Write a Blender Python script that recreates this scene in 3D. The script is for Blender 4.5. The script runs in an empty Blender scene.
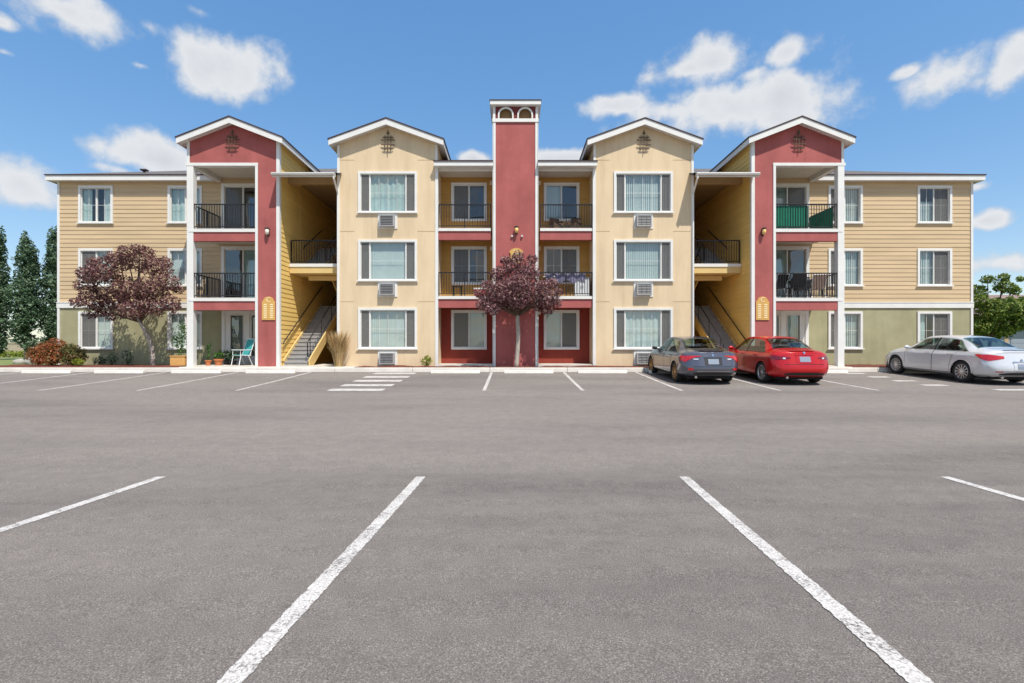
import bpy, math, random
from mathutils import Vector, Matrix, noise as mnoise
random.seed(7)
R = math.radians
scene = bpy.context.scene
COL = scene.collection
CAMX, CAMZ, CAMD, F = -0.14, 0.706, 20.2, 500.0     # camera position; world y = distance - CAMD

def at(px, py, d):
    return ((px-512)*d/F + CAMX, d-CAMD, CAMZ + (348-py)*d/F)

# ------------------------------------------------------------------ materials
MATS = {}
def nodes_of(name):
    m = bpy.data.materials.new(name); m.use_nodes = True
    nt = m.node_tree; nt.nodes.clear()
    out = nt.nodes.new('ShaderNodeOutputMaterial')
    return m, nt, out
def N(nt, t, **kw):
    n = nt.nodes.new(t)
    for k, v in kw.items():
        if k in n.inputs: n.inputs[k].default_value = v
        else: setattr(n, k, v)
    return n
def L(nt, a, b): nt.links.new(a, b)
def ramp(nt, fac, stops, interp='LINEAR'):
    r = nt.nodes.new('ShaderNodeValToRGB'); r.color_ramp.interpolation = interp
    els = r.color_ramp.elements
    while len(els) < len(stops): els.new(0.5)
    for e, (p, c) in zip(els, stops):
        e.position = p; e.color = (*c, 1) if len(c) == 3 else c
    L(nt, fac, r.inputs['Fac']); return r
def noise(nt, scale, detail=4, rough=.55, vec=None, dist=0):
    n = N(nt, 'ShaderNodeTexNoise'); n.inputs['Scale'].default_value = scale
    n.inputs['Detail'].default_value = detail; n.inputs['Roughness'].default_value = rough
    n.inputs['Distortion'].default_value = dist
    if vec is not None: L(nt, vec, n.inputs['Vector'])
    return n
def coords(nt, scale=(1,1,1)):
    tc = nt.nodes.new('ShaderNodeTexCoord'); mp = nt.nodes.new('ShaderNodeMapping')
    mp.inputs['Scale'].default_value = scale
    L(nt, tc.outputs['Object'], mp.inputs['Vector']); return mp.outputs['Vector']
def mul(c, k): return tuple(min(1, x*k) for x in c)

def surf(name, col, rough=.7, var=.12, vscale=1.2, fine=0, bump=0, bscale=60, metallic=0, streak=None, spec=.35, coat=0, bdist=.01):
    """painted / mineral surface: base colour with soft mottling and a fine bump"""
    m, nt, out = nodes_of(name)
    p = N(nt, 'ShaderNodeBsdfPrincipled'); p.inputs['Roughness'].default_value = rough
    p.inputs['Metallic'].default_value = metallic; p.inputs['Specular IOR Level'].default_value = spec
    p.inputs['Coat Weight'].default_value = coat; p.inputs['Coat Roughness'].default_value = .05
    v = coords(nt, streak or (1,1,1))
    if var:
        n = noise(nt, vscale, 5, .6, v)
        r = ramp(nt, n.outputs['Fac'], [(.3, mul(col, 1-var)), (.7, mul(col, 1+var))])
        c = r.outputs['Color']
        if 'stucco' in name:
            n3 = noise(nt, 2.2, 4, .65, coords(nt, (1,1,.12))); r3 = ramp(nt, n3.outputs['Fac'], [(.35, (.90,.885,.87)), (.55, (1,1,1)), (.75, (1.03,1.03,1.03))])
            mx = N(nt, 'ShaderNodeMix', data_type='RGBA', blend_type='MULTIPLY'); mx.inputs['Factor'].default_value = 1
            L(nt, c, mx.inputs['A']); L(nt, r3.outputs['Color'], mx.inputs['B']); c = mx.outputs['Result']
        if fine:
            n2 = noise(nt, bscale*1.3, 2, .6, coords(nt))
            r2 = ramp(nt, n2.outputs['Fac'], [(.35, (1-fine,)*3), (.65, (1+fine*.5,)*3)])
            mx = N(nt, 'ShaderNodeMix', data_type='RGBA', blend_type='MULTIPLY'); mx.inputs['Factor'].default_value = 1
            L(nt, c, mx.inputs['A']); L(nt, r2.outputs['Color'], mx.inputs['B']); c = mx.outputs['Result']
        L(nt, c, p.inputs['Base Color'])
    else: p.inputs['Base Color'].default_value = (*col, 1)
    if bump:
        nb = noise(nt, bscale, 3, .6, coords(nt)); b = N(nt, 'ShaderNodeBump'); b.inputs['Strength'].default_value = bump
        b.inputs['Distance'].default_value = bdist
        L(nt, nb.outputs['Fac'], b.inputs['Height']); L(nt, b.outputs['Normal'], p.inputs['Normal'])
    L(nt, p.outputs[0], out.inputs['Surface']); MATS[name] = m; return m

def leafmat(name, cols, trans=.3, rough=.5):
    m, nt, out = nodes_of(name)
    g = N(nt, 'ShaderNodeNewGeometry')
    r = ramp(nt, g.outputs['Random Per Island'], [(i/(len(cols)-1), c) for i, c in enumerate(cols)])
    p = N(nt, 'ShaderNodeBsdfPrincipled'); p.inputs['Roughness'].default_value = rough; p.inputs['Specular IOR Level'].default_value = .3
    t = N(nt, 'ShaderNodeBsdfTranslucent'); mx = N(nt, 'ShaderNodeMixShader'); mx.inputs[0].default_value = trans
    L(nt, r.outputs['Color'], p.inputs['Base Color']); L(nt, r.outputs['Color'], t.inputs['Color'])
    L(nt, p.outputs[0], mx.inputs[1]); L(nt, t.outputs[0], mx.inputs[2]); L(nt, mx.outputs[0], out.inputs['Surface'])
    MATS[name] = m; return m

def glassmat(name, tint=(.8,.9,.9), refl=.16, rough=.015, wav=.02):
    m, nt, out = nodes_of(name)
    tr = N(nt, 'ShaderNodeBsdfTransparent'); tr.inputs['Color'].default_value = (*tint, 1)
    gl = N(nt, 'ShaderNodeBsdfGlossy'); gl.inputs['Roughness'].default_value = rough
    fr = N(nt, 'ShaderNodeLayerWeight'); fr.inputs['Blend'].default_value = .5
    mp = N(nt, 'ShaderNodeMapRange'); mp.inputs['To Min'].default_value = refl; mp.inputs['To Max'].default_value = .95
    pw = N(nt, 'ShaderNodeMath', operation='POWER'); pw.inputs[1].default_value = 4.5; L(nt, fr.outputs['Facing'], pw.inputs[0]); L(nt, pw.outputs[0], mp.inputs['Value'])
    nb = noise(nt, 1.3, 1, .5, coords(nt)); b = N(nt, 'ShaderNodeBump'); b.inputs['Strength'].default_value = wav; b.inputs['Distance'].default_value = .3
    L(nt, nb.outputs['Fac'], b.inputs['Height']); L(nt, b.outputs['Normal'], gl.inputs['Normal'])
    mx = N(nt, 'ShaderNodeMixShader'); L(nt, mp.outputs[0], mx.inputs[0]); L(nt, tr.outputs[0], mx.inputs[1]); L(nt, gl.outputs[0], mx.inputs[2])
    L(nt, mx.outputs[0], out.inputs['Surface']); MATS[name] = m; return m

surf('white_trim', (.73,.72,.68), .55, .05, 2)
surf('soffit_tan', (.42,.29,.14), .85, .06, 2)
surf('grille_grey', (.16,.16,.16), .5, .1, 9)
surf('ceiling_white', (.66,.60,.50), .8, .05, 2)
surf('cream_stucco', (.71,.555,.36), .9, .07, .5, fine=.06, bump=.5, bscale=45)
surf('red_stucco', (.395,.112,.102), .9, .12, 1.1, fine=.08, bump=.6, bscale=40)
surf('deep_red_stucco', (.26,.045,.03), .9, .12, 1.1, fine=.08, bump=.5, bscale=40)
surf('frieze_red', (.17,.035,.035), .85, .12, 1.5)
surf('tan_siding', (.565,.42,.25), .75, .10, .8, streak=(.5,1,6))
surf('shaded_tan_siding', (.50,.28,.075), .75, .08, .8, streak=(.5,1,6))  # tan siding of the recess, its shade put into a deeper gold colour
surf('yellow_siding', (.80,.555,.18), .75, .08, .8, streak=(1,.5,6))
surf('olive_stucco', (.36,.34,.20), .9, .13, .9, fine=.06, bump=.5, bscale=45)
surf('joint', (.42,.31,.17), .9, 0)
surf('shingle', (.13,.12,.12), .95, .25, 6, fine=.3, bump=.6, bscale=30)
surf('roof_edge', (.06,.035,.035), .8, .1)
surf('iron_black', (.018,.018,.02), .45, .1, 5)
surf('ornament_iron', (.11,.075,.045), .6, .2, 9)
surf('gutter_grey', (.55,.53,.49), .5, .06, 3)
surf('blind_white', (.66,.70,.67), .8, .05, 3)
surf('blind_grey', (.30,.28,.26), .8, .08, 3)
surf('curtain_teal', (.56,.66,.63), .8, .10, 3)
surf('room_dark', (.07,.065,.06), .9, .2, 1)
surf('screen_dark', (.045,.05,.05), .7, .1)
surf('ac_grey', (.36,.35,.34), .6, .08, 8)
surf('ac_dark', (.10,.10,.10), .7, 0)
surf('lamp_dark', (.035,.03,.025), .5, 0)
surf('lamp_amber', (.85,.55,.20), .3, .1, 9)
surf('lamp_white', (.80,.74,.62), .3, .05, 9)
surf('sign_gold', (.62,.36,.10), .55, .08, 8)
surf('sign_light', (.86,.74,.45), .55, 0)
surf('concrete', (.60,.55,.48), .9, .12, 2.5, fine=.12, bump=.3, bscale=50)
surf('kerb_concrete', (.74,.69,.62), .9, .12, 2.0, fine=.12, bump=.3, bscale=50)
surf('stair_concrete', (.33,.32,.31), .9, .12, 4, fine=.1)
surf('stringer_yellow', (.66,.48,.20), .7, .06, 2)
surf('mulch', (.17,.055,.035), .95, .45, 14, fine=.35, bump=1, bscale=35, bdist=.04)
surf('bark_grey', (.38,.33,.28), .9, .25, 14, streak=(1,1,.2), bump=.6, bscale=30)
surf('bark_brown', (.11,.075,.055), .9, .25, 14, streak=(1,1,.2), bump=.6, bscale=30)
surf('terracotta', (.50,.17,.065), .8, .1, 8)
surf('wood_planter', (.62,.34,.11), .75, .15, 5, streak=(1,1,8))
surf('teal_cloth', (.05,.33,.33), .8, .08, 12)
surf('plastic_white', (.80,.80,.78), .4, .03)
surf('green_cloth', (.015,.20,.115), .85, .15, 4)
surf('black_plastic', (.02,.02,.022), .5, .1, 4)
surf('wicker_brown', (.13,.075,.045), .8, .25, 40)
surf('purple_cloth', (.25,.23,.33), .85, .15, 5)
surf('tan_wood', (.42,.25,.09), .7, .15, 5)
surf('red_plastic', (.5,.03,.03), .5, .05)
surf('pink_cloth', (.55,.38,.30), .85, .1, 5)
surf('blue_grey_wall', (.28,.31,.37), .85, .06, 1)
surf('tan_trim', (.45,.33,.21), .8, .06, 1)
surf('brown_roof', (.22,.16,.14), .95, .2, 3)
surf('block_tan', (.44,.37,.28), .95, .15, 3, bump=.5, bscale=8)
surf('soil', (.06,.04,.03), .95, .3, 12)
surf('stone', (.35,.33,.30), .9, .2, 6)
surf('vent_brown', (.22,.13,.06), .8, .1, 8)
glassmat('window_glass', (.80,.87,.86), .12, .01, .06)
glassmat('door_glass', (.62,.76,.78), .17, .01, .06)
leafmat('leaf_plum', [(.05,.018,.024), (.115,.042,.050), (.21,.09,.092), (.32,.17,.15), (.44,.31,.22)], .33)
leafmat('leaf_plum_red', [(.06,.020,.028), (.14,.055,.065), (.26,.12,.13), (.38,.21,.21), (.46,.32,.28)], .35)
leafmat('leaf_dark', [(.022,.050,.028), (.065,.125,.062), (.13,.21,.115), (.23,.31,.19)], .35)
leafmat('leaf_green', [(.035,.075,.015), (.10,.17,.030), (.20,.28,.05), (.34,.38,.11)], .38)
leafmat('leaf_lime', [(.10,.16,.012), (.22,.28,.02), (.36,.38,.05)], .35)
leafmat('leaf_burning', [(.05,.08,.02), (.22,.065,.025), (.36,.09,.035), (.42,.15,.055), (.14,.15,.04)], .3)
leafmat('leaf_burning_green', [(.035,.065,.015), (.09,.11,.03), (.22,.10,.035), (.19,.17,.06), (.06,.09,.02)], .3)
leafmat('grass_straw', [(.50,.34,.16), (.66,.46,.24), (.40,.32,.13), (.74,.56,.33)], .35)
leafmat('leaf_plant', [(.03,.09,.015), (.06,.15,.025), (.13,.22,.05)], .35)

def screenmat():
    m, nt, out = nodes_of('insect_screen'); tr = N(nt, 'ShaderNodeBsdfTransparent'); d = N(nt, 'ShaderNodeBsdfDiffuse'); d.inputs['Color'].default_value = (.20,.19,.18,1)
    mx = N(nt, 'ShaderNodeMixShader'); mx.inputs[0].default_value = .55; L(nt, tr.outputs[0], mx.inputs[1]); L(nt, d.outputs[0], mx.inputs[2]); L(nt, mx.outputs[0], out.inputs['Surface']); MATS['insect_screen'] = m
screenmat()
def asphalt():
    m, nt, out = nodes_of('asphalt')
    p = N(nt, 'ShaderNodeBsdfPrincipled'); p.inputs['Roughness'].default_value = 1; p.inputs['Specular IOR Level'].default_value = .05
    n1 = noise(nt, 135, 4, .8, coords(nt)); r1 = ramp(nt, n1.outputs['Fac'], [(.30, (.060,.054,.050)), (.45, (.170,.153,.140)), (.55, (.222,.200,.183)), (.70, (.53,.48,.44))])
    n2 = noise(nt, .30, 6, .62, coords(nt, (.35,1.6,1))); r2 = ramp(nt, n2.outputs['Fac'], [(.30, (.74,.74,.76)), (.5, (1,1,1)), (.70, (1.14,1.13,1.11))])
    n3 = noise(nt, 5, 9, .78, coords(nt)); r3 = ramp(nt, n3.outputs['Fac'], [(.32, (.88,.88,.89)), (.68, (1.12,1.115,1.11))])
    a = N(nt, 'ShaderNodeMix', data_type='RGBA', blend_type='MULTIPLY'); a.inputs['Factor'].default_value = 1
    b = N(nt, 'ShaderNodeMix', data_type='RGBA', blend_type='MULTIPLY'); b.inputs['Factor'].default_value = 1
    L(nt, r1.outputs[0], a.inputs['A']); L(nt, r2.outputs[0], a.inputs['B']); L(nt, a.outputs['Result'], b.inputs['A']); L(nt, r3.outputs[0], b.inputs['B'])
    L(nt, b.outputs['Result'], p.inputs['Base Color'])
    # oil spots
    bm_ = N(nt, 'ShaderNodeBump'); bm_.inputs['Strength'].default_value = .8; bm_.inputs['Distance'].default_value = .012
    L(nt, n1.outputs['Fac'], bm_.inputs['Height']); L(nt, bm_.outputs['Normal'], p.inputs['Normal'])
    L(nt, p.outputs[0], out.inputs['Surface']); MATS['asphalt'] = m
    # worn white paint: the asphalt shows through chips
    m2, nt, out = nodes_of('road_paint')
    p = N(nt, 'ShaderNodeBsdfPrincipled'); p.inputs['Roughness'].default_value = .8
    n1 = noise(nt, 60, 6, .75, coords(nt)); n2 = noise(nt, 4.5, 3, .6, coords(nt))
    ad = N(nt, 'ShaderNodeMath', operation='MULTIPLY_ADD'); ad.inputs[1].default_value = .45
    L(nt, n2.outputs['Fac'], ad.inputs[0]); L(nt, n1.outputs['Fac'], ad.inputs[2])
    mask = ramp(nt, ad.outputs[0], [(.56, (.0,.0,.0)), (.62, (.55,.55,.55)), (.74, (1,1,1))])
    n4 = noise(nt, 95, 3, .7, coords(nt)); c4 = ramp(nt, n4.outputs['Fac'], [(.33, (.30,.285,.27)), (.6, (.64,.61,.58))])
    p.inputs['Base Color'].default_value = (.8,.8,.8,1); L(nt, c4.outputs[0], p.inputs['Base Color'])
    tr = N(nt, 'ShaderNodeBsdfTransparent'); mx = N(nt, 'ShaderNodeMixShader')
    L(nt, mask.outputs[0], mx.inputs[0]); L(nt, tr.outputs[0], mx.inputs[1]); L(nt, p.outputs[0], mx.inputs[2])
    L(nt, mx.outputs[0], out.inputs['Surface']); MATS['road_paint'] = m2
asphalt()
def lawnmat():
    m, nt, out = nodes_of('lawn'); p = N(nt, 'ShaderNodeBsdfPrincipled'); p.inputs['Roughness'].default_value = .95
    n1 = noise(nt, 1.2, 6, .7, coords(nt)); r = ramp(nt, n1.outputs['Fac'], [(.3, (.09,.12,.03)), (.5, (.15,.19,.05)), (.72, (.27,.27,.09))])
    L(nt, r.outputs[0], p.inputs['Base Color']); L(nt, p.outputs[0], out.inputs['Surface']); MATS['lawn'] = m
    m, nt, out = nodes_of('field'); p = N(nt, 'ShaderNodeBsdfPrincipled'); p.inputs['Roughness'].default_value = .95
    n1 = noise(nt, .05, 6, .7, coords(nt)); r = ramp(nt, n1.outputs['Fac'], [(.3, (.16,.15,.07)), (.5, (.26,.22,.12)), (.72, (.36,.30,.18))])
    L(nt, r.outputs[0], p.inputs['Base Color']); L(nt, p.outputs[0], out.inputs['Surface']); MATS['field'] = m
lawnmat()

# ------------------------------------------------------------------ mesh builder
class MB:
    def __init__(s): s.v = []; s.f = []; s.m = []
    def vert(s, p): s.v.append(tuple(p)); return len(s.v)-1
    def face(s, pts, mi=0):
        i = len(s.v); s.v += [tuple(p) for p in pts]; s.f.append(tuple(range(i, i+len(pts)))); s.m.append(mi)
    def box(s, x0, x1, y0, y1, z0, z1, mi=0):
        if x0 > x1: x0, x1 = x1, x0
        if y0 > y1: y0, y1 = y1, y0
        if z0 > z1: z0, z1 = z1, z0
        i = len(s.v)
        s.v += [(x0,y0,z0),(x1,y0,z0),(x1,y1,z0),(x0,y1,z0),(x0,y0,z1),(x1,y0,z1),(x1,y1,z1),(x0,y1,z1)]
        for q in ((0,3,2,1),(4,5,6,7),(0,1,5,4),(1,2,6,5),(2,3,7,6),(3,0,4,7)):
            s.f.append(tuple(i+k for k in q)); s.m.append(mi)
    def prism(s, poly, d, mi=0):
        """poly: 3-D points of one face; d: extrusion vector"""
        n = len(poly); i = len(s.v); d = Vector(d)
        s.v += [tuple(p) for p in poly] + [tuple(Vector(p)+d) for p in poly]
        s.f.append(tuple(range(i, i+n))); s.m.append(mi)
        s.f.append(tuple(range(i+2*n-1, i+n-1, -1))); s.m.append(mi)
        for k in range(n):
            j = (k+1) % n
            s.f.append((i+k, i+n+k, i+n+j, i+j)); s.m.append(mi)
    def beam(s, p, q, w, h, up=(0,0,1), mi=0):
        p, q = Vector(p), Vector(q); a = (q-p).normalized(); u = Vector(up)
        r = a.cross(u).normalized(); u = r.cross(a).normalized()
        poly = [p+r*w/2+u*h/2, p-r*w/2+u*h/2, p-r*w/2-u*h/2, p+r*w/2-u*h/2]
        s.prism(poly, q-p, mi)
    def tube(s, pts, rad, n=8, mi=0, cap=True):
        pts = [Vector(p) for p in pts]
        if not isinstance(rad, (list, tuple)): rad = [rad]*len(pts)
        base = len(s.v); ref = Vector((.31,.17,.93))
        for k, p in enumerate(pts):
            t = (pts[min(k+1, len(pts)-1)] - pts[max(k-1, 0)]).normalized()
            a = t.cross(ref)
            if a.length < 1e-3: a = t.cross(Vector((1,0,0)))
            a.normalize(); b = t.cross(a)
            for j in range(n):
                an = 2*math.pi*j/n; s.v.append(tuple(p + (a*math.cos(an)+b*math.sin(an))*rad[k]))
        for k in range(len(pts)-1):
            for j in range(n):
                j2 = (j+1) % n
                s.f.append((base+k*n+j, base+k*n+j2, base+(k+1)*n+j2, base+(k+1)*n+j)); s.m.append(mi)
        if cap:
            s.f.append(tuple(base+j for j in reversed(range(n)))); s.m.append(mi)
            s.f.append(tuple(base+(len(pts)-1)*n+j for j in range(n))); s.m.append(mi)
    def lathe(s, prof, c=(0,0,0), axis='z', n=20, mi=0, close=False):
        base = len(s.v); m_ = len(prof)
        for (r, h) in prof:
            for j in range(n):
                a = 2*math.pi*j/n
                if axis == 'z': s.v.append((c[0]+r*math.cos(a), c[1]+r*math.sin(a), c[2]+h))
                else: s.v.append((c[0]+h, c[1]+r*math.cos(a), c[2]+r*math.sin(a)))
        for k in range(m_-1):
            for j in range(n):
                j2 = (j+1) % n
                s.f.append((base+k*n+j, base+k*n+j2, base+(k+1)*n+j2, base+(k+1)*n+j)); s.m.append(mi)
    def grid(s, fn, nu, nv, mi=0):
        base = len(s.v)
        for i in range(nu+1):
            for j in range(nv+1): s.v.append(tuple(fn(i/nu, j/nv)))
        for i in range(nu):
            for j in range(nv):
                a = base+i*(nv+1)+j
                s.f.append((a, a+1, a+nv+2, a+nv+1)); s.m.append(mi)
    def build(s, name, mats, parent=None, smooth=False, fix=False, bevel=0):
        me = bpy.data.meshes.new(name); me.from_pydata(s.v, [], s.f); me.update()
        for m in (mats if isinstance(mats, (list, tuple)) else [mats]): me.materials.append(MATS[m] if isinstance(m, str) else m)
        if any(s.m): me.polygons.foreach_set('material_index', s.m)
        if fix:
            import bmesh
            bm = bmesh.new(); bm.from_mesh(me); bmesh.ops.remove_doubles(bm, verts=bm.verts, dist=1e-4)
            bmesh.ops.recalc_face_normals(bm, faces=bm.faces); bm.to_mesh(me); bm.free()
        if smooth: me.polygons.foreach_set('use_smooth', [True]*len(me.polygons))
        o = bpy.data.objects.new(name, me); COL.objects.link(o)
        if parent: o.parent = parent
        if bevel:
            b = o.modifiers.new('bevel', 'BEVEL'); b.width = bevel; b.segments = 2; b.limit_method = 'ANGLE'
        return o

def tag(o, label, cat, group=None):
    o['label'] = label; o['category'] = cat
    if group: o['group'] = group
    return o
def thing(name, label, cat, loc=(0,0,0), rz=0, group=None, rx=0):
    o = bpy.data.objects.new(name, None); COL.objects.link(o); o.location = loc; o.rotation_euler = (rx, 0, rz)
    o.empty_display_size = .2
    return tag(o, label, cat, group)
def struct(name, mb, mat, **kw):
    o = mb.build(name, mat, **kw); o['kind'] = 'structure'; return o

# ------------------------------------------------------------------ ground
PROF = [(-60,-.60), (0,-.60), (2,-.602), (3.5,-.64), (5.3,-.672), (7,-.672), (9,-.635), (11.5,-.565), (13.9,-.49), (16.5,-.365), (19.3,-.215), (22,-.215)]
def pz(d):
    for (a, za), (b, zb) in zip(PROF, PROF[1:]):
        if d <= b:
            return za + (zb-za)*(d-a)/(b-a)
    return PROF[-1][1]
def pzs(d):        # smoothed profile
    return sum(pz(d+k*.35) for k in range(-3,4))/7 if d < 18 else pz(d)
def lot():
    m = MB(); ds = [-60,-20,-5,0]+[i*.4 for i in range(1,49)]+[19.36]
    xs = [-70,-25,-12,0,12,25,70]
    for i in range(len(ds)-1):
        for j in range(len(xs)-1):
            a, b = ds[i], ds[i+1]
            m.face([(xs[j],a-CAMD,pzs(a)),(xs[j+1],a-CAMD,pzs(a)),(xs[j+1],b-CAMD,pzs(b)),(xs[j],b-CAMD,pzs(b))])
    struct('parking_lot', m, 'asphalt', fix=True, smooth=True)
    g = MB(); ys = [-2500,-90,-85,-.7,40,140,3000]; zs = [-1.2,-1.2,-1.2,-1.0,-.6,-.2,-.2]
    ys = [-2500,-70,-1.0,-.8,60,140,3000]; zs = [-1.0,-1.0,-1.0,-.16,-.12,-.1,-.1]
    for i in range(len(ys)-1): g.face([(-3000,ys[i],zs[i]),(3000,ys[i],zs[i]),(3000,ys[i+1],zs[i+1]),(-3000,ys[i+1],zs[i+1])])
    struct('ground', g, 'field')
    m = MB(); m.box(-90,-18.2,-.71,40,-.4,-.055)
    struct('lawn', m, 'lawn')
    m = MB(); m.box(18.2,90,-.71,40,-.4,-.058)
    struct('side_lawn', m, 'lawn')
    # kerb: dropped at the crosswalk, expansion joints
    m = MB(); x = -40
    while x < 40:
        m.box(x+.006, x+3.0-.006, -.87, -.72, -.6, -.055); x += 3.0
    struct('kerb', m, 'kerb_concrete', bevel=.02)
    def sheet(x0, x1, y0, y1, z, amp=.02, st=.25):
        s_ = MB(); nx = max(1, int((x1-x0)/st)); ny = max(1, int((y1-y0)/st))
        def fn(u, v):
            X, Y = x0+(x1-x0)*u, y0+(y1-y0)*v
            edge = min(u, 1-u)*nx; edge = min(1, edge, min(v,1-v)*ny)
            return (X, Y, z + (amp*mnoise.noise(Vector((X*2.1, Y*2.1, 3)))+amp*.8)*edge)
        s_.grid(fn, nx, ny); return s_
    m = MB()
    for (a, b, c, d_) in ((-21.5,-13.12,-.72,1.74), (13.12,21.5,-.72,1.74), (-6.3,-.92,-.72,.03), (.92,7.3,-.72,.03), (-.92,.92,-.72,-.02)):
        k = sheet(a, b, c, d_, -.05, .05); off = len(m.v)
        m.v += k.v; m.f += [tuple(off+i for i in f) for f in k.f]; m.m += k.m
    struct('mulch_bed', m, 'mulch', smooth=True)
    m = MB()
    for s in (-1, 1):
        m.box(s*13.12, s*7.17, -.72, -.28, -.3, -.03); m.box(s*13.12, s*7.17, -.274, 7.2, -.3, 0.0)
    m.box(-7.165,-6.3,-.72,-.02,-.3,-.03)
    struct('walkway', m, 'concrete')
lot()

def markings():
    m = MB()
    def strip(p, q, w, n=12):
        (x0, d0), (x1, d1) = p, q
        n = int((d1-d0)/.012) if d0 < 2 else 60; prev = None
        for i in range(n+1):
            a = d0+(d1-d0)*i/n; xa = x0+(x1-x0)*i/n; k = .006 if d0 < 2 else .004
            e0, e1 = (k*mnoise.noise(Vector((xa*7+o_, a*22, 0)))+.004*random.uniform(-1,1) for o_ in (0, 50))
            cur = (xa-w/2+e0, xa+w/2+e1, a)
            if prev:
                (p0, p1, pa) = prev; m.face([(p0,pa-CAMD,pzs(pa)+.005),(p1,pa-CAMD,pzs(pa)+.005),(cur[1],a-CAMD,pzs(a)+.005),(cur[0],a-CAMD,pzs(a)+.005)])
            prev = cur
    for x in (-18.9,-16.2,-13.35,-10.6,-7.84,-.92,1.84,4.6,7.35,10.1,18.35,21.1):
        strip((x,13.95),(x,19.1),.10,16)
    for (xa, xb) in ((-9.3,-9.5),(-6.55,-6.75),(-4.0,-3.87),(-1.30,-1.11),(1.37,1.69),(4.40,4.46),(7.1,7.2),(9.9,9.95)):
        strip((xa,.6),(xb,5.32),.101,16)
    for i in range(5):
        d = (14.1, 15.2, 16.35, 17.5, 18.7)[i]
        for (x0, x1, hw) in ((-5.3,-3.75,.25),) + (((12.35,13.05,.16),) if i else ((13.5,14.4,.16),)):
            a, b = d-hw, d+hw
            m.face([(x0,a-CAMD,pzs(a)+.005),(x1,a-CAMD,pzs(a)+.005),(x1,b-CAMD,pzs(b)+.005),(x0,b-CAMD,pzs(b)+.005)])
    struct('painted_markings', m, 'road_paint')
markings()

# ------------------------------------------------------------------ building
B = thing('apartment_building', 'three storey apartment building in tan siding, cream and red stucco with gabled bays and balconies', 'building')
F3 = [0.0, 2.716, 5.466]          # bay / wing floor levels
FC = [0.05, 2.82, 5.57]           # centre recess floor levels

def splits(a, b, cuts): return sorted({a, b} | {c for c in cuts if a+1e-4 < c < b-1e-4})
def wall_sheet(m, P, u0, u1, z0, z1, holes=(), course=0, lap=.015, mi=0):
    """wall with openings; P(u, out, z) -> world point, out = metres toward the viewer. course>0: lapped boards"""
    us = splits(u0, u1, [h[0] for h in holes]+[h[1] for h in holes])
    zc = [h[2] for h in holes]+[h[3] for h in holes]
    inside = lambda u, z: any(h[0] < u < h[1] and h[2] < z < h[3] for h in holes)
    if course:
        n = int(math.ceil((z1-z0)/course)); rows = [(z0+i*course, min(z1, z0+(i+1)*course)) for i in range(n)]
    else: rows = [(z0, z1)]
    for (a, b) in rows:
        for i, (za, zb) in enumerate(zip(splits(a,b,zc), splits(a,b,zc)[1:])):
            zm = (za+zb)/2
            if course: oa, ob = lap*(1-(za-a)/course), lap*(1-(zb-a)/course)
            else: oa = ob = 0
            for ua, ub in zip(us, us[1:]):
                if inside((ua+ub)/2, zm): continue
                m.face([P(ua,oa,za), P(ub,oa,za), P(ub,ob,zb), P(ua,ob,zb)], mi)
                if course and abs(za-a) < 1e-4:
                    m.face([P(ua,0,za), P(ub,0,za), P(ub,oa,za), P(ua,oa,za)], mi)

def slats(m, x0, x1, z0, z1, y, w=.088, tilt=17, mi=0):
    n = max(2, int((x1-x0)/(w*.92))); st = (x1-x0)/n
    for i in range(n):
        c = x0+(i+.5)*st; a = R(tilt+random.uniform(-7,7)); dx, dy = w/2*math.cos(a), w/2*math.sin(a)
        m.face([(c-dx,y-dy,z0),(c+dx,y+dy,z0),(c+dx,y+dy,z1),(c-dx,y-dy,z1)], mi)
def folds(m, x0, x1, z0, z1, y, mi=0):
    n = max(6, int((x1-x0)/.035)); ph = random.uniform(0,6)
    pts = [(x0+(x1-x0)*i/n, y+.016*math.sin(i*.95+ph)+.008*math.sin(i*.37+ph)) for i in range(n+1)]
    for (a, ya), (b, yb) in zip(pts, pts[1:]): m.face([(a,ya,z0),(b,yb,z0),(b,yb,z1),(a,ya,z1)], mi)

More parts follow.
